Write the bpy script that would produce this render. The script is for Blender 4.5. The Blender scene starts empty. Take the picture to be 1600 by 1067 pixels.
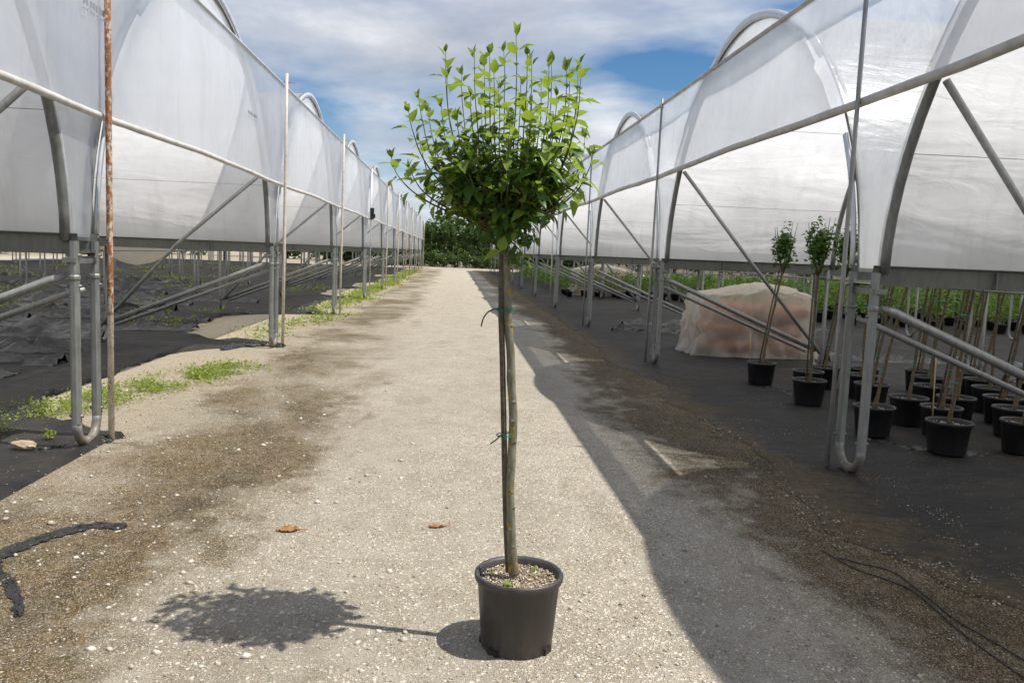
import bpy, math, random
import numpy as np
from mathutils import Vector, Matrix, noise

random.seed(7); RNG = np.random.default_rng(7)
scene = bpy.context.scene
COL = scene.collection

# ------------------------------------------------------------------ camera
F_PX, PITCH, YAW, ROLL, CAM_H = 1291.0, .1056, .0736, .0399, 1.5526
def ray(px, py):
    a0, b0 = px - 800, py - 533.5
    c, s = math.cos(ROLL), math.sin(ROLL)
    a = a0*c + b0*s; b = -a0*s + b0*c
    x = a/F_PX; u = -b/F_PX
    cp, sp = math.cos(PITCH), math.sin(PITCH)
    y = cp + u*sp; z = -sp + u*cp
    cy, sy = math.cos(YAW), math.sin(YAW)
    return Vector((x*cy + y*sy, -x*sy + y*cy, z))
CAM = Vector((0, 0, CAM_H))
def atz(px, py, z=0.0):
    r = ray(px, py); return CAM + r*((z - CAM_H)/r.z)
def aty(px, py, Y):
    r = ray(px, py); return CAM + r*(Y/r.y)

cam_data = bpy.data.cameras.new('camera')
cam = bpy.data.objects.new('camera', cam_data); COL.objects.link(cam)
cam_data.sensor_width = 36; cam_data.lens = 36*F_PX/1600
cam_data.clip_start = .05; cam_data.clip_end = 2000
fw = ray(800, 533.5)
rt = (ray(801, 533.5) - fw).normalized(); up = (ray(800, 532.5) - fw).normalized(); fw = fw.normalized()
m = Matrix((rt, up, -fw)).transposed().to_4x4(); m.translation = CAM
cam.matrix_world = m
scene.camera = cam

# ------------------------------------------------------------------ light
SUN_DIR = Vector((.49, -.13, 1)).normalized()          # towards the sun
sun_el = math.asin(SUN_DIR.z); sun_az = math.atan2(SUN_DIR.x, SUN_DIR.y)
world = bpy.data.worlds.new('World'); scene.world = world; world.use_nodes = True
wt = world.node_tree; wt.nodes.clear()
def wn(t, **k):
    n = wt.nodes.new(t)
    for a, b in k.items(): setattr(n, a, b)
    return n
sky = wn('ShaderNodeTexSky'); sky.sky_type = 'NISHITA'; sky.sun_disc = False
sky.sun_elevation = sun_el; sky.sun_rotation = sun_az
sky.air_density = 1.0; sky.dust_density = .15; sky.ozone_density = 4.5
bg_sky = wn('ShaderNodeBackground'); bg_sky.inputs['Strength'].default_value = .085
hs = wn('ShaderNodeHueSaturation'); hs.inputs['Saturation'].default_value = 1.22; wt.links.new(sky.outputs[0], hs.inputs['Color']); wt.links.new(hs.outputs[0], bg_sky.inputs['Color'])
tc = wn('ShaderNodeTexCoord'); sep = wn('ShaderNodeSeparateXYZ')
wt.links.new(tc.outputs['Generated'], sep.inputs[0])
def wmath(op, a, b=None, clamp=False):
    n = wn('ShaderNodeMath', operation=op); n.use_clamp = clamp
    for i, v in enumerate((a, b)):
        if v is None: continue
        if isinstance(v, (int, float)): n.inputs[i].default_value = v
        else: wt.links.new(v, n.inputs[i])
    return n.outputs[0]
den = wmath('ADD', wmath('MAXIMUM', sep.outputs['Z'], 0.0), .16)
cx = wmath('DIVIDE', sep.outputs['X'], den); cyy = wmath('DIVIDE', sep.outputs['Y'], den)
comb = wn('ShaderNodeCombineXYZ'); wt.links.new(cx, comb.inputs[0]); wt.links.new(cyy, comb.inputs[1])
def wnoise(scale, detail, rough, dist, off):
    mp = wn('ShaderNodeMapping'); mp.inputs['Location'].default_value = off
    wt.links.new(comb.outputs[0], mp.inputs[0])
    n = wn('ShaderNodeTexNoise'); n.inputs['Scale'].default_value = scale
    n.inputs['Detail'].default_value = detail; n.inputs['Roughness'].default_value = rough
    n.inputs['Distortion'].default_value = dist
    wt.links.new(mp.outputs[0], n.inputs['Vector']); return n.outputs['Fac']
def wramp(v, pts):
    n = wn('ShaderNodeValToRGB'); e = n.color_ramp.elements
    while len(e) < len(pts): e.new(.5)
    for el, (p, c) in zip(e, pts):
        el.position = p; el.color = (*c, 1) if not isinstance(c, (int, float)) else (c, c, c, 1)
    wt.links.new(v, n.inputs[0]); return n.outputs[0]
CLOUD_OFF = (3.657, 6.43, 0.0)
big = wnoise(.62, 8, .50, .25, CLOUD_OFF)
cov = wramp(big, [(.445, 0.0), (.515, .55), (.60, .96)])
shade = wnoise(1.5, 7, .6, .2, (8.3, 4.4, 2.0))
ccol = wramp(shade, [(.30, (.46, .485, .56)), (.48, (.64, .66, .71)), (.64, (.95, .955, .97))])
bg_cl = wn('ShaderNodeBackground'); wt.links.new(ccol, bg_cl.inputs['Color']); bg_cl.inputs['Strength'].default_value = .95
hz = wramp(sep.outputs['Z'], [(0.0, .85), (.07, .35), (.18, 0.0)])       # pale air low over the horizon
bg_hz = wn('ShaderNodeBackground'); bg_hz.inputs['Color'].default_value = (.50, .60, .76, 1); bg_hz.inputs['Strength'].default_value = .95
mixh = wn('ShaderNodeMixShader'); wt.links.new(hz, mixh.inputs[0]); wt.links.new(bg_sky.outputs[0], mixh.inputs[1]); wt.links.new(bg_hz.outputs[0], mixh.inputs[2])
mixw = wn('ShaderNodeMixShader'); wt.links.new(cov, mixw.inputs[0])
wt.links.new(mixh.outputs[0], mixw.inputs[1]); wt.links.new(bg_cl.outputs[0], mixw.inputs[2])
wo = wn('ShaderNodeOutputWorld'); wt.links.new(mixw.outputs[0], wo.inputs['Surface'])

sun_data = bpy.data.lights.new('sun', 'SUN'); sun_data.energy = 4.8; sun_data.angle = math.radians(.53)
sun_data.color = (1.0, .955, .88)
sun = bpy.data.objects.new('sun', sun_data); COL.objects.link(sun)
sun.rotation_euler = SUN_DIR.to_track_quat('Z', 'Y').to_euler(); sun.location = (20, -6, 40)

vs = scene.view_settings
vs.view_transform = 'Standard'; vs.look = 'None'; vs.exposure = 0.2; vs.gamma = 1.0; vs.use_curve_mapping = False
scene.cycles.max_bounces = 6; scene.cycles.transparent_max_bounces = 12
scene.cycles.transmission_bounces = 4; scene.cycles.diffuse_bounces = 4; scene.cycles.glossy_bounces = 2
scene.cycles.sample_clamp_indirect = 6

# ------------------------------------------------------------------ materials
class NT:
    def __init__(s, name):
        s.m = bpy.data.materials.new(name); s.m.use_nodes = True
        s.t = s.m.node_tree; s.t.nodes.clear()
        s.out = s.t.nodes.new('ShaderNodeOutputMaterial')
        s.co = s.t.nodes.new('ShaderNodeTexCoord')
    def n(s, t, **k):
        x = s.t.nodes.new(t)
        for a, b in k.items(): setattr(x, a, b)
        return x
    def put(s, v, sock):
        if isinstance(v, bpy.types.NodeSocket): s.t.links.new(v, sock)
        elif v is not None:
            if isinstance(v, (tuple, list)) and len(v) == 3 and sock.type == 'RGBA': v = (*v, 1)
            sock.default_value = v
    def obj(s): return s.co.outputs['Object']
    def map(s, vec, scale=(1, 1, 1), loc=(0, 0, 0)):
        x = s.n('ShaderNodeMapping'); s.put(vec, x.inputs[0]); x.inputs['Scale'].default_value = scale
        x.inputs['Location'].default_value = loc; return x.outputs[0]
    def noise(s, vec, scale, detail=5, rough=.55, dist=0):
        x = s.n('ShaderNodeTexNoise'); s.put(vec, x.inputs['Vector'])
        x.inputs['Scale'].default_value = scale; x.inputs['Detail'].default_value = detail
        x.inputs['Roughness'].default_value = rough; x.inputs['Distortion'].default_value = dist
        return x.outputs['Fac']
    def vor(s, vec, scale, feature='F1'):
        x = s.n('ShaderNodeTexVoronoi', feature=feature); s.put(vec, x.inputs['Vector'])
        x.inputs['Scale'].default_value = scale; return x
    def ramp(s, v, pts):
        x = s.n('ShaderNodeValToRGB'); e = x.color_ramp.elements
        while len(e) < len(pts): e.new(.5)
        for el, (p, c) in zip(e, pts):
            el.position = p; el.color = (c, c, c, 1) if isinstance(c, (int, float)) else (*c, 1)
        s.put(v, x.inputs[0]); return x.outputs[0]
    def mix(s, f, a, b, mode='MIX'):
        x = s.n('ShaderNodeMix', data_type='RGBA', blend_type=mode)
        s.put(f, x.inputs[0]); s.put(a, x.inputs[6]); s.put(b, x.inputs[7]); return x.outputs[2]
    def math(s, op, a, b=None, c=None, clamp=False):
        x = s.n('ShaderNodeMath', operation=op); x.use_clamp = clamp
        for i, v in enumerate((a, b, c)):
            if v is not None: s.put(v, x.inputs[i])
        return x.outputs[0]
    def bump(s, h, strength=.3, dist=.01, nrm=None):
        x = s.n('ShaderNodeBump'); s.put(h, x.inputs['Height']); x.inputs['Strength'].default_value = strength
        x.inputs['Distance'].default_value = dist
        if nrm is not None: s.put(nrm, x.inputs['Normal'])
        return x.outputs[0]
    def sepx(s, v):
        x = s.n('ShaderNodeSeparateXYZ'); s.put(v, x.inputs[0]); return x.outputs
    def principled(s, col, rough=.6, metal=0, nrm=None, spec=.4):
        x = s.n('ShaderNodeBsdfPrincipled'); s.put(col, x.inputs['Base Color']); s.put(rough, x.inputs['Roughness'])
        s.put(metal, x.inputs['Metallic']); s.put(spec, x.inputs['Specular IOR Level'])
        if nrm is not None: s.put(nrm, x.inputs['Normal'])
        return x.outputs[0]
    def mixs(s, f, a, b):
        x = s.n('ShaderNodeMixShader'); s.put(f, x.inputs[0]); s.put(a, x.inputs[1]); s.put(b, x.inputs[2]); return x.outputs[0]
    def bs(s, t, col, rough=None, nrm=None):
        x = s.n(t); s.put(col, x.inputs['Color'])
        if rough is not None: s.put(rough, x.inputs['Roughness'])
        if nrm is not None: s.put(nrm, x.inputs['Normal'])
        return x.outputs[0]
    def done(s, sh): s.t.links.new(sh, s.out.inputs['Surface']); return s.m

M = {}
def mat_ground():
    t = NT('gravel_and_dirt'); P = t.n('ShaderNodeNewGeometry').outputs['Position']
    X, Y, Z = t.sepx(P)
    flat = t.map(P, (1, 1, 0))
    n1 = t.noise(t.map(flat, (1, .45, 1)), .9, 6, .62, .3)
    n2 = t.noise(flat, 3.2, 6, .65)
    n3 = t.noise(flat, 14, 5, .6)
    wob = t.math('ADD', t.math('MULTIPLY_ADD', n1, 2.3, -1.15), t.math('MULTIPLY_ADD', n2, 1.5, -.75))
    # distance from the worn pale lane: its left margin lies near x=-1.1, its right margin near x=1.95
    l = t.math('MINIMUM', t.math('SUBTRACT', -1.02, X), t.math('ADD', t.math('MULTIPLY', t.math('MAXIMUM', t.math('SUBTRACT', 6.2, Y), 0.0), .9), t.math('ADD', X, 2.45))); r = t.math('SUBTRACT', X, 1.75)
    d = t.math('ADD', t.math('MAXIMUM', l, r), wob)
    endl = t.math('MULTIPLY', t.math('GREATER_THAN', Y, 71.5), t.math('LESS_THAN', Y, 79.5))
    dirt = t.ramp(t.math('MULTIPLY_ADD', d, .5, .5), [(.36, 0.0), (.62, 1.0)])
    brk = t.ramp(t.noise(t.map(flat, (1, .8, 1), (4, 1, 0)), .55, 5, .6, .4), [(.36, .30), (.56, 1.0)])
    brk = t.math('MAXIMUM', brk, t.math('MAXIMUM', t.math('GREATER_THAN', X, 0.0), t.math('MINIMUM', t.math('MULTIPLY_ADD', t.math('SUBTRACT', 6.1, Y), .55, t.math('MULTIPLY_ADD', n2, 2.0, -1.0), clamp=True), .95)))
    dirt = t.math('MULTIPLY', t.math('MULTIPLY', dirt, brk), t.math('SUBTRACT', 1.0, endl))
    # stones
    warp = t.n('ShaderNodeVectorMath', operation='ADD'); t.put(flat, warp.inputs[0])
    nv = t.n('ShaderNodeTexNoise'); t.put(flat, nv.inputs['Vector']); nv.inputs['Scale'].default_value = 30
    sc = t.n('ShaderNodeVectorMath', operation='SCALE'); t.put(nv.outputs['Color'], sc.inputs[0]); sc.inputs['Scale'].default_value = .018
    t.put(sc.outputs[0], warp.inputs[1]); W = warp.outputs[0]
    v1 = t.vor(W, 66); e1 = t.vor(W, 66, 'DISTANCE_TO_EDGE'); v2 = t.vor(W, 170); e2 = t.vor(W, 170, 'DISTANCE_TO_EDGE')
    c1 = t.sepx(v1.outputs['Color']); c2 = t.sepx(v2.outputs['Color'])
    stone1 = t.ramp(c1[0], [(0, (.24, .205, .15)), (.3, (.44, .40, .325)), (.7, (.565, .525, .45)), (1, (.70, .67, .60))])
    stone2 = t.ramp(c2[0], [(0, (.24, .205, .15)), (.4, (.47, .43, .355)), (1, (.64, .60, .52))])
    pick = t.math('GREATER_THAN', c1[1], t.ramp(t.noise(t.map(flat, (1, .4, 1), (1, 7, 0)), .8, 3, .5), [(.4, .45), (.62, .92)]))
    st = t.mix(pick, stone2, stone1)
    ed = t.math('MULTIPLY_ADD', pick, 1, 0)
    gap1 = t.ramp(e1.outputs['Distance'], [(.03, 1.0), (.20, 0.0)])
    gap2 = t.ramp(e2.outputs['Distance'], [(.0, 1.0), (.22, 0.0)])
    gap = t.mix(ed, gap2, gap1)
    fines = t.ramp(n3, [(.3, (.15, .12, .08)), (.7, (.33, .285, .21))])
    pale = t.mix(t.math('MULTIPLY', gap, .85), st, fines)
    # fine-grained far / middle lane and dusty blotches
    blot = t.ramp(n2, [(.42, 0.0), (.7, 1.0)])
    pale = t.mix(t.math('MULTIPLY', blot, .55), pale, (.55, .51, .43))
    stain = t.ramp(t.noise(t.map(flat, (1, .35, 1), (5, 3, 0)), 1.6, 6, .66, .5), [(.56, 0.0), (.70, 1.0)])
    pale = t.mix(t.math('MULTIPLY', stain, .42), pale, (.19, .17, .13))
    tan = t.ramp(t.math('MULTIPLY_ADD', X, -1, -2.0), [(.0, 0.0), (.6, 1.0)])
    pale = t.mix(t.math('MULTIPLY', tan, t.ramp(n2, [(.3, .25), (.7, .75)])), pale, t.mix(n3, (.22, .165, .105), (.40, .325, .23)))
    pale = t.mix(.14, pale, (.60, .49, .32))
    soil = t.ramp(n3, [(.25, (.045, .027, .009)), (.5, (.125, .077, .027)), (.75, (.23, .155, .068))])
    moss = t.ramp(t.noise(flat, 2.1, 7, .7, .4), [(.45, 0.0), (.68, 1.0)])
    soil = t.mix(t.math('MULTIPLY', moss, .6), soil, (.088, .075, .022))
    spr = t.math('GREATER_THAN', c2[2], t.ramp(n2, [(.3, .93), (.7, .70)]))
    spr = t.math('MULTIPLY', spr, t.math('SUBTRACT', 1.0, gap2))
    soil = t.mix(t.math('MULTIPLY', spr, .85), soil, t.mix(.25, stone2, (.5, .46, .39)))
    tf = t.math('SUBTRACT', dirt, t.math('MULTIPLY', t.math('MULTIPLY', t.math('SUBTRACT', 1, gap), .45), t.math('GREATER_THAN', c2[1], .55)), clamp=True)
    dk = t.ramp(t.noise(t.map(flat, (1, .6, 1), (2, 9, 0)), 1.15, 6, .68, .6), [(.50, 0.0), (.66, 1.0)])
    soil = t.mix(t.math('MULTIPLY', dk, .75), soil, (.040, .026, .009))
    soil = t.mix(t.math('MULTIPLY', t.math('GREATER_THAN', X, 0.5), t.ramp(n2, [(.35, .75), (.7, .2)])), soil, (.046, .029, .009))
    col = t.mix(tf, pale, soil)
    hgt = t.math('ADD', t.math('MULTIPLY', t.math('SUBTRACT', 1.0, gap), .6), t.math('MULTIPLY', n3, .8))
    nb = t.bump(hgt, .7, .014)
    t.done(t.principled(col, .92, 0, nb, .2)); return t.m
M['ground'] = mat_ground()

def mat_fabric():
    t = NT('black_woven_fabric'); P = t.n('ShaderNodeNewGeometry').outputs['Position']
    flat = t.map(P, (1, 1, .3))
    n = t.noise(flat, 1.3, 7, .68, .4); n2 = t.noise(t.map(flat, (.5, 1.6, 1)), 5, 6, .65); n3 = t.noise(flat, 60, 3, .6)
    base = t.ramp(n2, [(.3, (.008, .008, .0085)), (.7, (.024, .023, .023))])
    dust = t.ramp(n, [(.42, 0.0), (.72, 1.0)])
    col = t.mix(t.math('MULTIPLY', dust, .6), base, (.070, .060, .046))
    XX = t.sepx(P)[0]
    near = t.math('MULTIPLY_ADD', t.math('ABSOLUTE', XX), -.85, 2.75)
    cover_ = t.ramp(t.math('ADD', t.math('ADD', near, t.math('MULTIPLY_ADD', n, 1.3, -.65)), t.math('MULTIPLY_ADD', t.noise(flat, 7, 6, .7), .9, -.45)), [(.30, 0.0), (.62, 1.0)])
    cover_ = t.math('MULTIPLY', cover_, t.math('GREATER_THAN', XX, 0.0))
    col = t.mix(t.math('MULTIPLY', cover_, .92), col, t.ramp(t.noise(flat, 18, 5, .65), [(.3, (.030, .021, .009)), (.7, (.12, .086, .045))]))
    v = t.vor(flat, 70); cc = t.sepx(v.outputs['Color'])
    sp = t.math('GREATER_THAN', cc[0], t.ramp(n, [(.35, 1.0), (.62, .97), (.75, .88)]))
    sp = t.math('MULTIPLY', sp, t.math('LESS_THAN', v.outputs['Distance'], .35))
    col = t.mix(t.math('MULTIPLY', sp, .9), col, (.34, .30, .23))
    nb = t.bump(t.math('ADD', n2, t.math('MULTIPLY', n3, .15)), .55, .03)
    rough = t.ramp(n, [(.35, .55), (.65, .85)])
    return t.done(t.principled(col, rough, 0, nb, .20))
M['fabric'] = mat_fabric()

def mat_plastic_sheet():
    t = NT('crumpled_black_plastic'); n = t.noise(t.obj(), 14, 5, .6)
    return t.done(t.principled(t.ramp(n, [(.3, (.009, .009, .010)), (.75, (.028, .027, .026))]), .30, 0, t.bump(n, .8, .03), .6))
M['plastic_black'] = mat_plastic_sheet()

def mat_film(name, tint, transp, gloss=.07, wr=.5, body=.72):
    t = NT(name); P = t.n('ShaderNodeNewGeometry').outputs['Position']
    w1 = t.noise(t.map(P, (.22, .9, .9)), 1.6, 3, .5, .8)
    w3 = t.noise(t.map(P, (.5, 3.2, 1.0)), 2.6, 5, .6, 1.6)
    nb = t.bump(t.math('ADD', w1, t.math('MULTIPLY', w3, .22)), wr, .05)
    strk = t.ramp(t.noise(t.map(P, (2.2, 2.2, .12)), 3.0, 5, .65), [(.52, 0.0), (.78, .5)])
    dirtn = t.noise(P, 1.1, 4, .62, .6)
    c = t.mix(t.ramp(dirtn, [(.35, 0.0), (.75, 1.0)]), tint, tuple(x*.86 for x in tint))
    c = t.mix(strk, c, (tint[0]*.72, tint[1]*.70, tint[2]*.66))
    tr = t.bs('ShaderNodeBsdfTranslucent', c, None, nb)
    df = t.bs('ShaderNodeBsdfDiffuse', c, .5, nb)
    tp = t.bs('ShaderNodeBsdfTransparent', (.95, .96, .97))
    bodys = t.mixs(body, df, tr)
    base = t.mixs(transp, bodys, tp)
    gl = t.bs('ShaderNodeBsdfGlossy', (.9, .9, .9), .30, nb)
    lw = t.n('ShaderNodeLayerWeight'); lw.inputs['Blend'].default_value = .25; t.put(nb, lw.inputs['Normal'])
    fac = t.math('MULTIPLY_ADD', lw.outputs['Facing'], .16, gloss*.5)
    return t.done(t.mixs(fac, base, gl))
M['film_roof'] = mat_film('greenhouse_roof_film', (.96, .95, .93), .06, .07, .7, .86)
M['film_curtain'] = mat_film('greenhouse_curtain_film', (.915, .94, .975), .25, .09, .7, .68)
M['film_thin'] = mat_film('clear_curtain_film', (.86, .89, .92), .42, .12, .6)
M['film_cover'] = mat_film('yellowed_cover_film', (.86, .80, .66), .55, .10, .7, .5)
M['film_sag'] = mat_film('sagging_wet_film', (.62, .56, .46), .12, .10, .6, .5)

def mat_galv(name, a, b, rough=.45, metal=.75):
    t = NT(name); n = t.noise(t.obj(), 9, 6, .65); n2 = t.noise(t.map(t.obj(), (1, 1, .15)), 40, 4, .6)
    col = t.ramp(t.math('MULTIPLY_ADD', n2, .5, t.math('MULTIPLY', n, .5)), [(.32, a), (.68, b)])
    return t.done(t.principled(col, t.ramp(n, [(.3, rough - .1), (.7, rough + .12)]), metal, t.bump(n2, .1, .002), .5))
M['galv'] = mat_galv('galvanised_steel', (.22, .225, .21), (.40, .405, .385), .52, .45)
def mat_post():
    t = NT('weathered_galvanised_post'); o = t.obj(); n = t.noise(o, 9, 6, .65); n2 = t.noise(t.map(o, (1, 1, .12)), 45, 5, .65)
    oi = t.n('ShaderNodeObjectInfo').outputs['Random']; P = t.n('ShaderNodeNewGeometry').outputs['Position']
    col = t.ramp(t.math('MULTIPLY_ADD', n2, .55, t.math('MULTIPLY', n, .45)), [(.30, (.17, .178, .165)), (.55, (.28, .29, .27)), (.75, (.40, .41, .39))])
    z = t.sepx(P)[2]; mud = t.ramp(t.math('ADD', z, t.math('MULTIPLY_ADD', t.noise(P, 22, 5, .7), .5, -.25)), [(.02, 1.0), (.22, 0.0)])
    col = t.mix(t.math('MULTIPLY', mud, .8), col, (.15, .105, .06))
    sp = t.ramp(t.noise(P, 38, 5, .7), [(.66, 0.0), (.74, .7)])
    col = t.mix(sp, col, (.20, .10, .045))
    return t.done(t.principled(col, t.ramp(n, [(.3, .42), (.7, .66)]), t.math('MULTIPLY_ADD', mud, -.5, .5, clamp=True), t.bump(n2, .15, .002), .45))
M['galv_post'] = mat_post()
M['galv_dark'] = mat_galv('dull_galvanised_steel', (.15, .155, .145), (.30, .305, .285), .55, .55)
M['gutter'] = mat_galv('gutter_steel', (.13, .135, .115), (.21, .215, .19), .6, .3)
M['bright'] = mat_galv('bright_aluminium_strip', (.60, .62, .64), (.78, .80, .82), .38, .5)

def mat_rust(name, more):
    t = NT(name); P = t.n('ShaderNodeNewGeometry').outputs['Position']
    n = t.noise(t.map(P, (1, 1, .6)), 42, 6, .7, .4); big = t.noise(t.map(P, (.6, .21, .55), (0, .3, 0)), 1.5, 4, .6)
    z = t.sepx(P)[2]
    hi = t.ramp(t.math('MULTIPLY', z, .25), [(.22, -.12), (.34, .12), (.70, .14), (.88, -.05)])
    k = t.math('ADD', t.math('MULTIPLY_ADD', big, .5, -.25 + more), t.math('MULTIPLY', hi, 1.0 if more > 0 else .5))
    m = t.ramp(t.math('ADD', t.math('MULTIPLY', n, .75), k), [(.47, 0.0), (.56, 1.0)])
    rustc = t.ramp(t.noise(P, 90, 4, .6), [(.3, (.20, .065, .018)), (.7, (.46, .20, .07))])
    paint = t.ramp(t.noise(P, 12, 5, .6), [(.3, (.58, .50, .37)), (.7, (.76, .70, .58))])
    return t.done(t.principled(t.mix(m, paint, rustc), t.ramp(m, [(0, .45), (1, .85)]), 0, t.bump(m, .3, .003), .4))
M['rust'] = mat_rust('cream_paint_with_rust', .06); M['rust_light'] = mat_rust('cream_paint_with_little_rust', -.02)
def mat_simple(name, a, b, scale=12, rough=.7, bump=.2, bd=.005, spec=.35, metal=0):
    t = NT(name); n = t.noise(t.obj(), scale, 6, .62)
    return t.done(t.principled(t.ramp(n, [(.3, a), (.7, b)]), rough, metal, t.bump(n, bump, bd), spec))
M['roll'] = mat_simple('film_wrapped_roll', (.50, .47, .42), (.72, .70, .65), 7, .5, .4, .02)
M['roll_warm'] = mat_simple('weathered_film_roll', (.42, .39, .35), (.62, .59, .54), 7, .45, .4, .02)
M['black_box'] = mat_simple('black_plastic_housing', (.015, .015, .016), (.04, .035, .03), 8, .5)
M['print'] = mat_simple('grey_print', (.30, .32, .36), (.34, .36, .40), 8, .8, 0)
M['pot'] = mat_simple('grey_black_pot_plastic', (.030, .028, .032), (.052, .048, .052), 5, .42, .05, .003, .5)
def mat_pot():
    t = NT('dusty_grey_pot_plastic'); o = t.obj(); n = t.noise(t.map(o, (1, 1, .4)), 9, 6, .68); z = t.sepx(o)[2]
    d = t.math('MULTIPLY', t.ramp(n, [(.42, 0.0), (.74, 1.0)]), t.ramp(z, [(.0, .75), (.10, .28), (.30, .22)]))
    sc_ = t.ramp(t.noise(t.map(o, (1, 1, 7)), 30, 4, .6), [(.68, 0.0), (.74, .35)])
    col = t.mix(d, t.mix(sc_, (.040, .037, .040), (.13, .125, .12)), (.24, .20, .145))
    return t.done(t.principled(col, t.ramp(n, [(.3, .36), (.7, .6)]), 0, t.bump(n, .06, .003), .5))
M['pot'] = mat_pot()
M['pot_black'] = mat_simple('black_pot_plastic', (.012, .012, .014), (.030, .029, .031), 5, .45, .05, .003, .5)
M['chips_dark'] = mat_simple('soil', (.10, .075, .05), (.24, .19, .14), 60, .95, .5, .006)
M['hose'] = mat_simple('black_pipe_plastic', (.012, .012, .012), (.035, .033, .03), 20, .5)
M['tie'] = mat_simple('green_plastic_tie', (.015, .16, .11), (.02, .24, .17), 20, .4)
M['tie_dark'] = mat_simple('dark_green_tie_tail', (.03, .06, .045), (.05, .09, .07), 20, .45)
M['stake'] = mat_simple('weathered_wooden_stake', (.060, .047, .032), (.15, .125, .09), 50, .85, .6, .004)
M['cane'] = mat_simple('pale_cane', (.38, .30, .15), (.55, .45, .25), 30, .6)
M['dryleaf'] = mat_simple('dry_brown_leaf', (.22, .09, .03), (.42, .22, .09), 40, .75, .4, .004)
M['rock'] = mat_simple('tan_rock', (.26, .19, .11), (.50, .41, .28), 14, .9, .8, .01)
M['sack'] = mat_simple('reddish_sack_plastic', (.30, .085, .045), (.42, .14, .08), 4, .5, .4, .02)
M['bushwood'] = mat_simple('far_bark', (.10, .085, .065), (.22, .19, .15), 10, .9)

def mat_bark():
    t = NT('grey_green_bark_with_lichen'); o = t.obj()
    n = t.noise(t.map(o, (1, 1, .35)), 55, 6, .65, .3); big = t.noise(o, 9, 5, .6)
    z = t.sepx(o)[2]
    col = t.ramp(n, [(.28, (.11, .10, .068)), (.55, (.25, .235, .175)), (.8, (.36, .34, .27))])
    col = t.mix(t.ramp(big, [(.42, 0.0), (.7, .6)]), col, (.12, .125, .055))
    brown = t.ramp(z, [(.30, 1.0), (.42, 0.0)])
    col = t.mix(t.math('MULTIPLY', brown, .75), col, (.13, .088, .04))
    li = t.ramp(t.noise(o, 24, 4, .55), [(.59, 0.0), (.64, 1.0)])
    col = t.mix(t.math('MULTIPLY', li, .85), col, (.40, .27, .03))
    return t.done(t.principled(col, .85, 0, t.bump(n, .6, .004), .25))
M['bark'] = mat_bark()
M['bark_small'] = mat_simple('brown_young_bark', (.060, .045, .024), (.19, .145, .085), 40, .85, .5, .003)
M['twig'] = mat_simple('green_brown_twig', (.07, .065, .022), (.15, .16, .05), 40, .7)

def mat_leaf(name, c, trans, var=.35, rough=.42):
    t = NT(name)
    att = t.n('ShaderNodeAttribute', attribute_name='tint').outputs['Fac']
    oi = t.n('ShaderNodeObjectInfo').outputs['Random']
    P = t.n('ShaderNodeNewGeometry').outputs['Position']
    n = t.noise(P, 28, 4, .55)
    k = t.math('ADD', t.math('MULTIPLY', n, .5), t.math('ADD', t.math('MULTIPLY', att, .3), t.math('MULTIPLY', oi, .3)))
    lo = tuple(x*(1 - var) for x in c); hi = tuple(min(1, x*(1 + var)) for x in c)
    col = t.ramp(k, [(.25, lo), (.8, hi)])
    d = t.principled(col, rough, 0, t.bump(n, .15, .003), .45)
    tl = t.bs('ShaderNodeBsdfTranslucent', t.mix(.6, col, (c[0]*2.4, c[1]*2.2, c[2]*1.1)))
    return t.done(t.mixs(trans, d, tl))
M['leaf'] = mat_leaf('hibiscus_leaf', (.064, .132, .020), .30)
M['leaf_young'] = mat_leaf('young_hibiscus_leaf', (.205, .30, .045), .42)
M['leaf_small'] = mat_leaf('small_tree_leaf', (.065, .125, .022), .3)
M['shrub'] = mat_leaf('shrub_leaf', (.11, .19, .028), .3)
M['weed'] = mat_leaf('weed_leaf', (.19, .25, .040), .35)
M['weed_dry'] = mat_leaf('dry_weed', (.22, .19, .06), .3)
M['far_leaf'] = mat_leaf('far_tree_leaf', (.075, .125, .030), .25)

def mat_stone():
    t = NT('loose_stone'); att = t.n('ShaderNodeAttribute', attribute_name='tint').outputs['Fac']
    P = t.n('ShaderNodeNewGeometry').outputs['Position']
    c = t.ramp(att, [(0, (.16, .125, .08)), (.3, (.36, .31, .23)), (.7, (.56, .51, .42)), (1, (.74, .71, .64))])
    n = t.noise(P, 160, 3, .6)
    return t.done(t.principled(t.mix(t.math('MULTIPLY', n, .5), c, (.30, .255, .18)), .9, 0, None, .2))
M['stone'] = mat_stone()
def mat_chip():
    t = NT('pale_wood_chips'); att = t.n('ShaderNodeAttribute', attribute_name='tint').outputs['Fac']
    c = t.ramp(att, [(0, (.20, .13, .07)), (.35, (.46, .37, .25)), (.75, (.62, .54, .41)), (1, (.74, .69, .59))])
    return t.done(t.principled(c, .85, 0, None, .2))
M['chip'] = mat_chip()

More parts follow.
